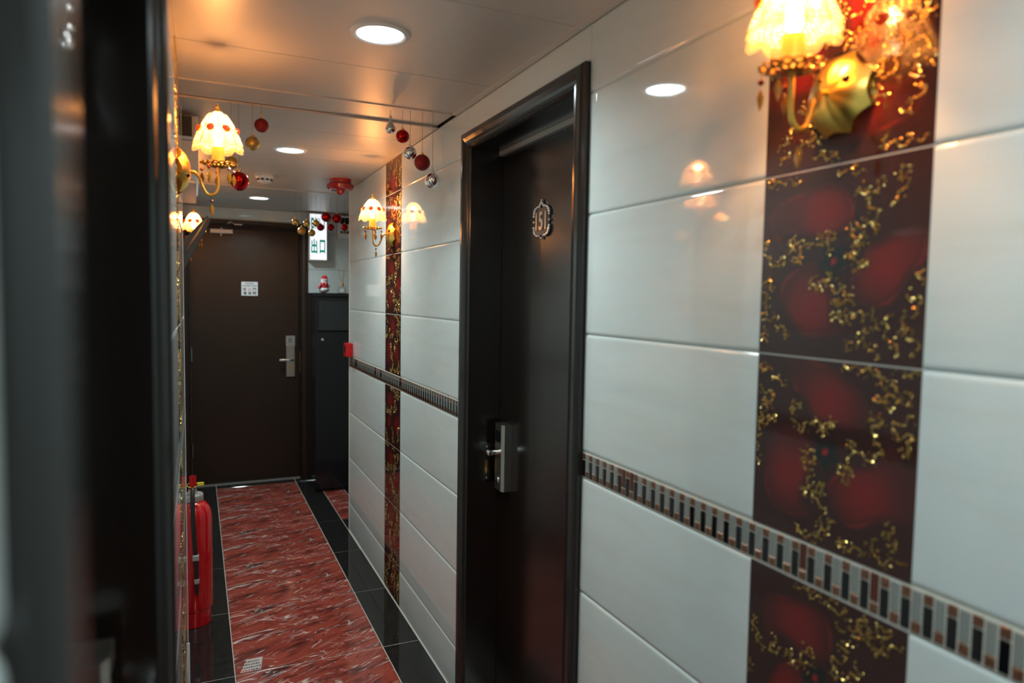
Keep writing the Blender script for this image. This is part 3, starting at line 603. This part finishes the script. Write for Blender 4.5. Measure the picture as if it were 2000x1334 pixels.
# ------------------------------------------------------------------ things on and above the fire door
def sign_text(parent, txt, x, z, wd, h, y, m, name='lettering', bold=.012):
    tm = text_mb(txt, wd, h, .0008, bold); xform(tm, Matrix.Translation((x, y, z))); return tm.build(name, m, parent)
ns = tag(empty('fire_door_notice', (.388, YD, 1.58)), 'white fire door notice with red and black lettering on the fire door', 'sign')
mb = MB(); mb.box(-.062, .062, -.002, 0, -.056, .056); mb.build('notice_sheet', M['paper'], ns)
sign_text(ns, 'FIRE', -.032, .036, .027, .012, -.002, M['red_ink']); sign_text(ns, 'DOOR', -.002, .036, .034, .012, -.002, M['ink'])
sign_text(ns, 'TO BE KEPT CLOSED', -.055, .018, .110, .011, -.002, M['ink'])
for ch, x, m in (('防', -.048, 'ink'), ('火', -.012, 'red_ink'), ('門', .024, 'ink')): sign_text(ns, ch, x, -.018, .025, .025, -.002, M[m])
for ch, x in (('應', -.048), ('常', -.012), ('關', .024)): sign_text(ns, ch, x, -.049, .025, .025, -.002, M['ink'])
ps = tag(empty('pull_sign', (.702, YD, 1.155)), 'small square metal pull sign above the fire door lock', 'sign')
mb = MB(); mb.box(-.036, .036, -.002, 0, -.043, .043); mb.build('sign_plate', M['silver'], ps)
mb = MB()
for a, b, c, d in ((-.031, .031, .036, .038), (-.031, .031, -.038, -.036), (-.031, -.029, -.038, .038), (.029, .031, -.038, .038)): mb.box(a, b, -.0026, -.002, c, d)
mb.build('sign_border', M['ink'], ps)
sign_text(ps, '拉', -.018, -.012, .036, .040, -.002, M['ink']); sign_text(ps, 'PULL', -.016, -.031, .032, .011, -.002, M['ink'])
dc = tag(empty('door_closer', (.182, YD, 2.028)), 'silver overhead door closer at the top of the fire door', 'door closer')
mb = MB(); mb.bbox(-.085, .085, -.05, 0, -.020, .018, .006); mb.build('closer_body', M['silver'], dc)
mb = MB(); mb.lathe([(.012, 0), (.012, .02), (.009, .024)], 14, Matrix.Translation((0, -.028, .018))); mb.build('spindle', M['chrome'], dc)
mb = MB(); mb.lathe([(.011, 0), (.011, -.014), (.006, -.018)], 14, Matrix.Translation((-.004, -.028, -.020))); mb.build('end_cap', M['chrome'], dc)
mb = MB(); mb.tube([(0, -.028, .040), (.064, -.085, .070)], .006, 8); mb.tube([(.064, -.085, .070), (.115, -.058, .055)], .005, 8); mb.sphere((.064, -.085, .070), .009, 10, 8); mb.build('closer_arm', M['silver'], dc)
mb = MB(); mb.bbox(.09, .15, -.085, -.055, .048, .060, .003); mb.build('arm_bracket', M['silver'], dc)

# exit sign
es = tag(empty('exit_sign', (.832, YE, 1.815)), 'tall lit white exit sign with green letters beside the fire door', 'exit sign')
mb = MB(); mb.bbox(0, .152, -.085, 0, 0, .393, .004); mb.build('sign_housing', M['silver'], es)
mb = MB(); mb.box(.010, .142, -.0875, -.084, .012, .381); mb.build('sign_face', M['sign_face'], es)
for i, ch in enumerate('EXIT'): sign_text(es, ch, .018+.031*i, .262, .024 if ch != 'I' else .006, .088, -.0875, M['sign_green'], bold=.05)
sign_text(es, '出', .018, .060, .050, .118, -.0875, M['sign_green'], bold=.03); sign_text(es, '口', .086, .062, .044, .112, -.0875, M['sign_green'], bold=.03)
# breaker panel
bp = tag(empty('breaker_box', (1.07, YE, 2.01)), 'white electrical box with dark window and switches beside the exit sign', 'electrical box')
mb = MB(); mb.bbox(0, .15, -.06, 0, 0, .19, .005); mb.build('box_body', M['white'], bp)
mb = MB(); mb.box(.02, .13, -.063, -.059, .12, .172); mb.build('meter_window', M['black_glass'], bp)
for i in range(4):
    mb = MB(); mb.box(.022+.027*i, .040+.027*i, -.066, -.059, .042, .062); mb.build('switch', M['dark_gold'] if i < 2 else M['black'], bp)
# fire alarm on the ceiling
fa = tag(empty('fire_alarm', (.775, 4.15, ZC)), 'glossy red fire alarm beacon on the ceiling by the right wall', 'fire alarm')
mb = MB(); mb.lathe([(.062, 0), (.062, -.024)], 32); mb.build('mounting_base', M['alarm_red'], fa)
mb = MB(); mb.lathe([(.070, -.026), (.078, -.034), (.076, -.052), (.066, -.062), (.03, -.066)], 32); mb.build('alarm_body', M['alarm_red'], fa)
mb = MB(); mb.lathe([(.026, -.066), (.024, -.078), (.013, -.088), (.004, -.091)], 20); mb.build('beacon_dome', M['alarm_red'], fa)
# smoke detector
sd = tag(empty('smoke_detector', (.36, 4.24, ZC)), 'round white smoke detector on the ceiling between the downlights', 'smoke detector')
mb = MB(); mb.lathe([(.052, 0), (.052, -.010), (.046, -.016), (.040, -.034), (.024, -.044)], 28); mb.build('detector_body', M['white'], sd)
mb = MB()
for k in range(10):
    a = 2*PI*k/10; T = Matrix.Rotation(a, 4, 'Z'); m2 = MB(); m2.box(.0395, .0445, -.008, .008, -.031, -.021); xform(m2, T); mb.add(m2.v, m2.f)
mb.build('sensor_slots', M['vent'], sd)
# break-glass call point
bg = tag(empty('call_point', (XR, 4.405, 1.193)), 'small red call point box on the white tiles above the mosaic band', 'call point')
mb = MB(); mb.bbox(-.042, 0, -.043, .043, -.043, .043, .004); mb.build('call_box', M['red_plastic'], bg)
mb = MB(); mb.box(-.0435, -.0415, -.020, .020, -.018, .022); mb.build('glass_panel', M['black'], bg)

# ------------------------------------------------------------------ cabinet and what stands on it
CX0, CX1, CY0, CY1, CZ1 = .822, 1.26, 5.455, 5.893, 1.555
cb = tag(empty('cabinet', (CX0, CY0, 0)), 'tall black gloss cabinet with a glass top door right of the fire door', 'cabinet')
cw, cd = CX1-CX0, CY1-CY0
mb = MB(); mb.box(0, .018, .0, cd, 0, CZ1-.03); mb.build('side_panel', M['cab'], cb)
mb = MB(); mb.box(cw-.018, cw, .0, cd, 0, CZ1-.03); mb.build('side_panel', M['cab'], cb)
mb = MB(); mb.bbox(-.006, cw+.006, -.012, cd, CZ1-.03, CZ1, .003); mb.build('top_panel', M['cab'], cb)
mb = MB(); mb.box(.018, cw-.018, cd-.012, cd, .06, CZ1-.03); mb.build('back_panel', M['cab'], cb)
mb = MB(); mb.box(.018, cw-.018, .02, cd-.012, 1.235, 1.253); mb.build('shelf', M['cab'], cb)
mb = MB(); mb.box(.018, cw-.018, .02, cd-.012, 0, .06); mb.build('plinth', M['cab'], cb)
dr = MB().bbox(.003, cw-.003, -.018, 0, .02, 1.255, .002).build('lower_door', M['cab'], cb)
mb = MB(); mb.lathe([(.011, 0), (.011, .008), (.007, .010)], 18, Matrix.Translation((.056, -.018, 1.195)) @ Matrix.Rotation(PI/2, 4, 'X')); mb.build('lock_knob', M['chrome'], dr)
gd = empty('glass_door', parent=cb)
mb = MB(); z0, z1 = 1.262, CZ1-.034
mb.box(.003, .022, -.018, 0, z0, z1); mb.box(cw-.022, cw-.003, -.018, 0, z0, z1); mb.box(.022, cw-.022, -.018, 0, z0, z0+.006); mb.box(.022, cw-.022, -.018, 0, z1-.010, z1); mb.build('door_frame', M['cab'], gd)
mb = MB(); mb.box(.022, cw-.022, -.012, -.006, z0+.006, z1-.010); mb.build('pane', M['glass'], gd)
# snowman
sm = tag(empty('snowman_toy', (.912, 5.58, CZ1)), 'small plush snowman in red hat and striped scarf on the cabinet', 'snowman')
mb = MB(); mb.sphere((0, 0, .027), .040, 20, 12, (1.08, 1, .68)); mb.build('body', M['fur'], sm)
mb = MB(); mb.lathe([(.034, .038), (.037, .045), (.033, .062), (.024, .068)], 20); mb.build('coat', M['red_fleece'], sm)
mb = MB(); mb.sphere((.006, 0, .093), .027, 20, 12, (1.05, 1, .95)); hd = mb.build('head', M['fur'], sm)
mb = MB(); mb.lathe([(.027, .104), (.026, .114), (.021, .128), (.010, .137), (.002, .139)], 20, Matrix.Translation((.006, 0, 0))); mb.build('hat', M['red_fleece'], sm)
mb = MB(); mb.tube([(.006+.0265*math.cos(a), .0265*math.sin(a), .106) for a in [2*PI*k/20 for k in range(21)]], .0045, 8); mb.build('hat_brim', M['fur'], sm)
sc_ = MB(); sc_.tube([(.004+.029*math.cos(a), .029*math.sin(a), .072) for a in [2*PI*k/20 for k in range(21)]], .0085, 8)
sc_.tube([(-.022, -.022, .070), (-.034, -.028, .055), (-.046, -.028, .036)], [.008, .009, .009], 8); scf = sc_.build('scarf', M['red_fleece'], sm)
mb = MB()
for k in range(8):
    a = 2*PI*k/8+.2; cx, cy = .004+.029*math.cos(a), .029*math.sin(a)
    mb.tube([(cx+.0088*math.cos(t)*math.cos(a), cy+.0088*math.cos(t)*math.sin(a), .072+.0088*math.sin(t)) for t in [2*PI*j/10 for j in range(11)]], .0022, 6)
mb.tube([(-.029, -.036, .062), (-.038, -.036, .058)], .0025, 6); mb.tube([(-.038, -.037, .048), (-.046, -.037, .045)], .0025, 6)
mb.build('scarf_stripes', M['fur'], scf)
mb = MB(); mb.sphere((-.002, -.026, .098), .0026, 8, 6); mb.build('eye', M['ink'], hd)
mb = MB(); mb.sphere((.014, -.026, .098), .0026, 8, 6); mb.build('eye', M['ink'], hd)
mb = MB(); mb.tube([(.006, -.024, .091), (.005, -.038, .089)], [.003, .0008], 8); mb.build('nose', M['skin_ink'], hd)
mb = MB(); mb.sphere((.040, -.004, .052), .010, 12, 8); mb.build('mitten', M['fur'], sm)
# reed diffuser
rd = tag(empty('reed_diffuser', (1.058, 5.6, CZ1)), 'square glass reed diffuser with thin sticks on the cabinet', 'diffuser')
mb = MB(); mb.bbox(-.031, .031, -.024, .024, .0005, .054, .005); bt = mb.build('bottle', M['oil'], rd)
mb = MB(); mb.box(-.020, .012, -.0252, -.0244, .008, .036); mb.build('bottle_label', M['paper'], bt)
mb = MB(); mb.lathe([(.014, .054), (.015, .058), (.015, .080), (.012, .084)], 18); mb.build('wooden_collar', M['cork'], rd)
for i, (dx, dy, h) in enumerate(((-.042, .004, .262), (-.036, .02, .25), (.022, -.006, .27), (.034, .01, .262), (.040, -.01, .24))):
    mb = MB(); mb.tube([(dx*.02, dy*.02, .06), (dx, dy, h)], .0016, 6); mb.build('reed', M['reed'], rd)

# ------------------------------------------------------------------ fire extinguisher
fe = tag(empty('fire_extinguisher', (-.028, 3.46, 0)), 'red fire extinguisher with black hose standing at the left wall', 'fire extinguisher')
R_ = .0815
mb = MB(); mb.lathe([(.072, .0), (.074, .002), (.074, .072), (R_-.001, .078), (R_, .082), (R_, .498), (R_*.97, .525), (R_*.85, .552), (R_*.62, .572), (.036, .582)], 40); mb.build('cylinder', M['ext_red'], fe)
mb = MB(); mb.lathe([(.044, .578), (.046, .582), (.046, .606), (.043, .610)], 32); mb.build('collar', M['silver'], fe)
mb = MB(); mb.lathe([(.018, .610), (.018, .630), (.013, .636), (.013, .652)], 20); mb.build('valve', M['steel'], fe)
mb = MB(); mb.bbox(-.014, .014, -.050, .032, .646, .652, .002); x1 = mb.build('lower_lever', M['ext_red'], fe)
mb = MB(); mb.prism([(-.030, .652), (-.046, .700), (-.042, .702), (-.018, .655), (.030, .664), (.030, .659)], -.014, .014, 'yzx'); mb.build('upper_lever', M['ext_red'], fe)
mb = MB(); mb.prism([(-.015, .640), (.013, .640), (.017, .705), (-.009, .707)], -.048, -.043, 'xzy'); mb.build('squeeze_handle', M['ext_red'], fe)
mb = MB(); mb.tube([(.0+.022*math.cos(a), -.046+.006*math.sin(a), .662+.010*math.sin(a)) for a in [2*PI*k/24 for k in range(25)]], .0017, 6); mb.tube([(.02, -.05, .664), (.032, -.055, .672)], .0017, 6); mb.build('safety_pin', M['yellow'], fe)
mb = MB(); mb.bbox(.020, .048, -.058, -.050, .658, .674, .002); mb.build('seal_tag', M['yellow'], fe)
hs = [(0, -.012, .640), (0, -.034, .648), (0, -.058, .642), (0, -.078, .610), (.001, -.091, .54), (.004, -.092, .46), (.008, -.091, .38), (.012, -.091, .30), (.013, -.091, .235)]
sp = []
for i in range(len(hs)-1):
    p0, p1, p2, p3 = [Vector(hs[max(0, min(len(hs)-1, i+k))]) for k in (-1, 0, 1, 2)]
    for t in (0, .25, .5, .75): sp.append(.5*((2*p1)+(-p0+p2)*t+(2*p0-5*p1+4*p2-p3)*t*t+(-p0+3*p1-3*p2+p3)*t**3))
sp.append(Vector(hs[-1])); mb = MB(); mb.tube(sp, .0095, 12); ho = mb.build('hose', M['rubber'], fe)
mb = MB(); mb.lathe([(.011, .218), (.012, .220), (.012, .238), (.011, .240)], 16, Matrix.Translation((.013, -.091, 0))); mb.build('ferrule', M['silver'], ho)
mb = MB(); mb.lathe([(.006, .165), (.007, .168), (.010, .218)], 14, Matrix.Translation((.013, -.091, 0))); mb.build('nozzle', M['rubber'], ho)
mb = MB(); mb.bbox(-.004, .024, -.104, -.078, .325, .352, .004); mb.build('hose_clip', M['silver'], fe)

# ------------------------------------------------------------------ left recess: air conditioner, vent, slanted panel
ac = tag(empty('air_conditioner', (XL2, 2.98, 1.975)), 'white wall air conditioner behind the near left lamp', 'air conditioner')
mb = MB(); mb.prism([(0, 0), (.095, 0), (.126, .030), (.126, .148), (.0, .148)], 0, .70, 'xzy'); mb.build('housing', M['white'], ac)
mb = MB(); mb.bbox(.045, .118, .03, .67, -.012, .004, .003); mb.build('louvre', M['silver'], ac)
vg = tag(empty('vent_grille', (XL2, 2.90, ZC-.012)), 'dark vent box below the ceiling behind the near left lamp', 'vent')
mb = MB(); mb.box(0, .105, 0, .012, -.080, -.008); mb.build('vent_face', M['vent'], vg)
mb = MB(); mb.box(.0, .128, .012, .40, -.080, -.004); mb.build('vent_housing', M['white'], vg)
for k in range(5):
    mb = MB(); mb.box(.008, .100, -.004, 0, -.074+.013*k, -.070+.013*k); mb.build('slat', M['vent'], vg)
sp_ = tag(empty('slanted_panel', (0, 4.02, 0)), 'dark slanted panel jutting from the left wall before the fire door', 'panel')
mb = MB(); mb.prism([(.056, 1.948), (.070, 1.922), (XL2+.002, 1.56), (XL2+.002, 1.75)], 0, .16, 'xzy'); mb.build('panel_body', M['charcoal'], sp_)
mb = MB(); mb.prism([(.048, 1.930), (.054, 1.921), (XL2+.002, 1.640), (XL2+.002, 1.668)], -.008, 0, 'xzy'); mb.build('moulding', M['casing'], sp_)

# ------------------------------------------------------------------ floor sticker
st = tag(empty('floor_sticker', (.190, 2.957, .0)), 'pale printed sticker on the red floor tile', 'sticker', )
mb = MB(); mb.add([(-.048, -.05, .0003), (.032, -.05, .0003), (.047, .052, .0003), (-.018, .05, .0003), (-.048, -.05, .0009), (.032, -.05, .0009), (.047, .052, .0009), (-.018, .05, .0009)], [(3,2,1,0),(4,5,6,7),(0,1,5,4),(1,2,6,5),(2,3,7,6),(3,0,4,7)]); mb.build('sticker_sheet', M['sticker'], st)
rnd = random.Random(11)
mi = MB(); mr_ = MB()
for row in range(4):
    zz = .034-.023*row; x = -.024-.008*row
    while x < .03:
        wd = rnd.uniform(.004, .009); (mr_ if (row == 3 and x < -.01) else mi).box(x, x+wd, zz-.010, zz-rnd.uniform(0, .004), .0009, .00105); x += wd+.003
mi.build('print_marks', M['ink'], st); mr_.build('red_print', M['red_ink'], st)

# ------------------------------------------------------------------ downlights
def downlight(loc, label):
    d = tag(empty('downlight', loc), label, 'downlight', 'recessed ceiling downlights')
    mb = MB(); mb.lathe([(.060, -.001), (.060, -.004), (.066, -.007), (.076, -.004), (.077, 0)], 40, cap=False); mb.build('trim_ring', M['white'], d)
    mb = MB(); mb.lathe([(.0001, -.0035), (.060, -.0035), (.060, -.001), (.0001, -.001)], 40, cap=False); mb.build('lens', M['lens'], d)
    ld = bpy.data.lights.new('downlight_beam', 'AREA'); ld.shape = 'DISK'; ld.size = .115; ld.energy = DL_W; ld.color = (.80, .98, 1.0); ld.spread = math.radians(150)
    lo = bpy.data.objects.new('downlight_beam', ld); C.objects.link(lo); lo.parent = d; lo.location = (0, 0, -.0045)
    return d
downlight((.442, 1.82, ZC), 'largest round white downlight, nearest of the three in the ceiling')
downlight((.408, 3.43, ZC), 'middle one of the three white ceiling downlights')
downlight((.407, 5.216, ZC), 'smallest ceiling downlight, farthest, close to the fire door')
downlight((.43, .10, ZC), 'downlight in the ceiling above the viewpoint')
downlight((.43, -1.55, ZC), 'downlight in the ceiling behind the viewpoint')

# ------------------------------------------------------------------ wall sconces
def make_sconce():
    """origin at the plate centre on the wall, +x out of the wall"""
    s = empty('wall_sconce', (0, 0, 0))
    AX = .103                      # shade axis
    Z0 = .022                      # bobeche height
    # umbrella shaped back plate
    mb = MB(); n = 8; ring = 7; sub = 6; vs = []; fs = []
    tot = n*sub
    for i in range(ring+1):
        t = i/ring
        for k in range(tot):
            a = 2*PI*k/tot + PI/8; lob = 1-.13*math.sin(PI*((k % sub)/sub))
            r = .064*t*(1-(1-lob)*t); x = .030*(1-t**2.2)+.004 + .009*t*t*math.sin(PI*((k % sub)/sub))
            vs.append((x, r*math.cos(a)*.92, r*math.sin(a)*1.0))
    for i in range(ring):
        for k in range(tot): fs.append((i*tot+k, i*tot+(k+1) % tot, (i+1)*tot+(k+1) % tot, (i+1)*tot+k))
    nb = len(vs)
    for k in range(tot): p = vs[ring*tot+k]; vs.append((.0005, p[1]*.96, p[2]*.96))
    for k in range(tot): fs.append((ring*tot+k, ring*tot+(k+1) % tot, nb+(k+1) % tot, nb+k))
    mb.add(vs, fs, True); pl = mb.build('back_plate', M['gold'], s, sharp=16)
    for a in (.5, 3.6):
        mb = MB(); mb.lathe([(.005, 0), (.005, .006), (.002, .008)], 10, Matrix.Translation((.024, .032*math.cos(a), .032*math.sin(a))) @ Matrix.Rotation(PI/2, 4, 'Y')); mb.build('screw_cap', M['black'], pl)
    # arm
    cps = [(.030, 0, 0), (.044, 0, -.001), (.056, 0, -.016), (.064, 0, -.038), (.073, 0, -.054), (.086, 0, -.059), (.098, 0, -.050), (AX, 0, -.030), (AX, 0, Z0)]
    pts = []
    for i in range(len(cps)-1):
        p0, p1, p2, p3 = [Vector(cps[max(0, min(len(cps)-1, i+k))]) for k in (-1, 0, 1, 2)]
        for t in (0, .25, .5, .75): pts.append(.5*((2*p1)+(-p0+p2)*t+(2*p0-5*p1+4*p2-p3)*t*t+(-p0+3*p1-3*p2+p3)*t**3))
    pts.append(Vector(cps[-1])); mb = MB(); mb.tube(pts, .0042, 10); mb.build('arm', M['gold'], s)
    # bobeche: filigree dish
    mb = MB(); mb.lathe([(.016, Z0-.004), (.020, Z0-.001), (.018, Z0+.003)], 24, Matrix.Translation((AX, 0, 0)))
    for k in range(16):
        a = 2*PI*k/16
        for rr, zz, rad in ((.027, .001, .0065), (.040, .005, .0068)):
            cx, cy = AX+rr*math.cos(a+(.2 if rr > .03 else 0)), rr*math.sin(a+(.2 if rr > .03 else 0))
            mb.tube([(cx+rad*math.cos(t), cy+rad*math.sin(t), Z0+zz+.002*math.cos(t-a)) for t in [2*PI*j/10 for j in range(11)]], .0018, 6, False)
    mb.build('bobeche', M['dark_gold'], s)
    mb = MB(); mb.lathe([(.0165, Z0), (.0165, Z0+.050), (.012, Z0+.052)], 24, Matrix.Translation((AX, 0, 0))); mb.build('candle_sleeve', M['sleeve'], s)
    # shade: eight lobed dome
    ZT, ZB = Z0+.146, Z0+.046
    def srf(t, a, push=0):
        r = .010+.058*min(t, 1.12)**.66; k = (a/(2*PI)*8) % 1
        r *= 1-.055*(1-math.sin(PI*k)) ; r += push
        z = ZT-(ZT-ZB)*t**1.12
        return Vector((AX+r*math.cos(a), r*math.sin(a), z))
    def skirt(mb, t0, t1, scal, N=96, R=14):
        vs = []; fs = []
        for i in range(R+1):
            for k in range(N):
                a = 2*PI*k/N; kk = (a/(2*PI)*8) % 1
                te = t1+scal*math.sin(PI*kk)
                vs.append(srf(t0+(te-t0)*i/R, a))
        for i in range(R):
            for k in range(N): fs.append((i*N+k, i*N+(k+1) % N, (i+1)*N+(k+1) % N, (i+1)*N+k))
        mb.add(vs, fs, True)
    sh = empty('shade', parent=s)
    mb = MB(); skirt(mb, .02, .86, .05); mb.build('beaded_panels', M['shade'], sh, sharp=60)
    mb = MB(); skirt(mb, .86, .95, .10, R=4); mb.build('scalloped_hem', M['skirt'], sh, sharp=60)
    rnd = random.Random(2); vs = []; fs = []
    for row in range(17):
        t = .10+.80*row/16; cnt = int(8+46*t**.66)
        for k in range(cnt):
            a = 2*PI*(k+.5*(row % 2))/cnt + rnd.uniform(-.03, .03); kk = (a/(2*PI)*8) % 1
            if t > .86+.05*math.sin(PI*kk): continue
            p = srf(t, a, .0007); r = rnd.uniform(.0019, .0027); nb = len(vs)
            for q in ICO: vs.append(p+q*r)
            fs += [tuple(i+nb for i in f) for f in ICF]
    mb = MB(); mb.add(vs, fs, False); tag(mb.build('beads', M['bead'], sh), kind='stuff')
    for k in range(8):
        a = 2*PI*k/8; mb = MB(); mb.tube([srf(.02+.93*i/14, a, .0015) for i in range(15)], .0013, 5); mb.build('rib', M['dark_gold'], sh)
        a += PI/8
        pp = srf(.54, a, .003); T = Matrix.Translation(pp) @ Matrix.Rotation(a, 4, 'Z') @ Matrix.Rotation(PI/2-.42, 4, 'Y') @ Matrix.Scale(1.22, 4)
        mb = MB(); mb.lathe([(.0001, .0065), (.004, .0055), (.0075, .0015), (.0078, -.003)], 14, T); gm = mb.build('gem', M['gem'], sh)
        mb = MB(); mb.tube([T @ Vector((.0086*math.cos(t), .0086*math.sin(t), 0)) for t in [2*PI*j/14 for j in range(15)]], .0013, 5, False); mb.build('gem_ring', M['gold'], sh)
    mb = MB(); mb.tube([srf(.905+.05*abs(math.sin(4*2*PI*k/96)), 2*PI*k/96, .0008) for k in range(97)], .0008, 5, False); mb.build('hem_wire', M['gold'], sh)
    mb = MB(); mb.lathe([(.011, ZT-.002), (.012, ZT+.002), (.006, ZT+.006), (.008, ZT+.011), (.003, ZT+.016), (.004, ZT+.019), (.0008, ZT+.026)], 16, Matrix.Translation((AX, 0, 0))); mb.build('finial', M['gold'], s)
    # crystal drops
    def drop(x, y, ztop):
        d = empty('crystal_drop', parent=s)
        mb = MB(); mb.tube([(x, y, ztop), (x, y, ztop-.010)], .0006, 5); mb.build('link', M['dark_gold'], d)
        mb = MB(); mb.lathe([(.0005, .0048), (.0040, .0024), (.0048, 0), (.0040, -.0024), (.0005, -.0048)], 8, Matrix.Translation((x, y, ztop-.013))); mb.build('bead', M['amber_dark'], d, sharp=1)
        mb = MB(); mb.lathe([(.0004, 0), (.0035, -.006), (.0062, -.014), (.0050, -.022), (.0022, -.030), (.0003, -.034)], 6, Matrix.Translation((x, y, ztop-.021)) @ Matrix.Diagonal((1, .7, 1, 1))); mb.build('prism', M['amber'], d, sharp=1)
    for k in range(5):
        a = 2*PI*k/5+.35; drop(AX+.043*math.cos(a), .043*math.sin(a), Z0+.002)
    drop(.086, 0, -.062)
    mb = MB(); mb.lathe([(.006, Z0+.052), (.010, Z0+.062), (.0125, Z0+.074), (.011, Z0+.086), (.005, Z0+.100), (.001, Z0+.104)], 16, Matrix.Translation((AX, 0, 0))); mb.build('bulb', M['bulb'], s)
    ld = bpy.data.lights.new('bulb_light', 'POINT'); ld.energy = BULB_W; ld.color = (1.0, .45, .14); ld.shadow_soft_size = .012
    lo = bpy.data.objects.new('bulb_light', ld); C.objects.link(lo); lo.parent = s; lo.location = (AX, 0, Z0+.116)
    return s
sconce = make_sconce()
for i, (loc, rz, lb) in enumerate((((XR, .763, 1.847), PI, 'gold wall sconce on the near red decor column, cut by the top edge'),
        ((XR, 3.395, 1.842), PI, 'gold wall sconce on the narrow far decor column of the right wall'),
        ((XL, 2.10, 1.865), 0, 'gold wall sconce reaching out from the near left wall below the ceiling'),
        ((XL2, 4.45, 1.835), 0, 'small distant gold wall sconce above the slanted panel on the left'))):
    o = sconce if i == 0 else copy_tree(sconce)
    o.location = loc; o.rotation_euler = (0, 0, rz); tag(o, lb, 'wall lamp', 'gold wall sconces with beaded shades')

# ------------------------------------------------------------------ hanging baubles
bm_cache = {}
def bauble(loc, d, kind, label, grp, zc=ZC):
    """loc is the ball centre"""
    b = tag(empty('bauble', loc), label, 'bauble', grp); r = d/2
    key = (round(d, 3), kind)
    if key not in bm_cache:
        mb = MB()
        if kind == 'drop_silver':
            mb.lathe([(.0008, r*2.05), (.0035, r*1.75), (.008, r*1.25), (r*.75, r*.55), (r*.97, 0), (r*.92, -r*.4), (r*.6, -r*.82), (r*.1, -r)], 24)
        else: mb.sphere((0, 0, 0), r, 26, 16)
        mt = {'red_shiny': 'red_shiny', 'red_matte': 'red_matte', 'gold_matte': 'gold_matte', 'gold_shiny': 'gold_shiny', 'silver': 'silver_shiny', 'drop_silver': 'silver_shiny'}[kind]
        cp = MB(); ct = r*2.05 if kind == 'drop_silver' else r
        cp.lathe([(.0055, ct-.003), (.0058, ct+.004), (.004, ct+.006)], 14); cp.tube([(.0038*math.cos(t), 0, ct+.009+.0038*math.sin(t)) for t in [2*PI*k/12 for k in range(13)]], .0007, 5, False)
        bm_cache[key] = (mb.mesh('ball', M[mt]), cp.mesh('cap', M['chrome'] if 'silver' in kind else M['gold']), ct)
    bm_, cm_, ct = bm_cache[key]
    link('ball', bm_, b); link('cap', cm_, b)
    mb = MB(); mb.tube([(0, 0, ct+.012), (0, 0, zc-loc[2])], .0008, 5); mb.build('thread', M['string'], b)
    return b
g1, g2, g3 = 'baubles hanging by the right wall', 'baubles hanging by the left lamp', 'baubles hanging before the exit sign'
bauble((.654, 2.53, 2.150), .038, 'drop_silver', 'silver teardrop bauble, highest in the right hanging row', g1)
bauble((.694, 2.51, 2.122), .049, 'red_shiny', 'shiny red bauble just below the silver teardrop', g1)
bauble((.720, 2.50, 2.062), .048, 'silver', 'small silver bauble between the two red ones on the right', g1)
bauble((.763, 2.49, 2.030), .059, 'red_matte', 'matte red glitter bauble near the right door casing', g1)
bauble((.801, 2.48, 1.965), .058, 'silver', 'lowest silver bauble in the right hanging row', g1)
bauble((.220, 2.69, 2.145), .050, 'red_matte', 'dark red bauble hanging highest, right of the left lamp', g2)
bauble((.189, 2.69, 2.078), .050, 'gold_matte', 'matte gold bauble just right of the left lamp shade', g2)
bauble((.118, 2.69, 2.002), .045, 'gold_matte', 'matte gold bauble half hidden behind the left lamp', g2)
bauble((.143, 2.69, 1.939), .068, 'red_shiny', 'large red bauble below the left lamp dish', g2)
for yy, (x, z, d, k, lb) in zip((4.87, 4.90, 4.86, 4.90, 4.86, 4.95, 4.84, 4.94, 4.84, 4.94), ((.610, 2.025, .050, 'gold_shiny', 'shiny gold bauble, leftmost of the row before the exit sign'), (.650, 1.969, .054, 'gold_matte', 'matte gold bauble below the leftmost shiny gold one'),
        (.683, 2.019, .048, 'gold_shiny', 'shiny gold bauble second from the left in the far row'), (.717, 1.959, .048, 'gold_matte', 'lowest matte gold bauble in front of the exit sign'),
        (.744, 2.026, .046, 'gold_shiny', 'shiny gold bauble in front of the exit letters'), (.775, 2.000, .050, 'red_shiny', 'leftmost small red bauble, over the exit sign face'),
        (.813, 2.072, .066, 'red_shiny', 'large red bauble, highest, at the edge of the exit sign'), (.844, 2.004, .050, 'red_shiny', 'small red bauble between the two large red ones'),
        (.885, 2.066, .064, 'red_shiny', 'large red bauble in front of the electrical box'), (.938, 2.009, .050, 'red_shiny', 'rightmost small red bauble of the far row'))):
    bauble((x*yy/4.87, yy, 1.533+(z-1.533)*yy/4.87), d, k, lb, g3)
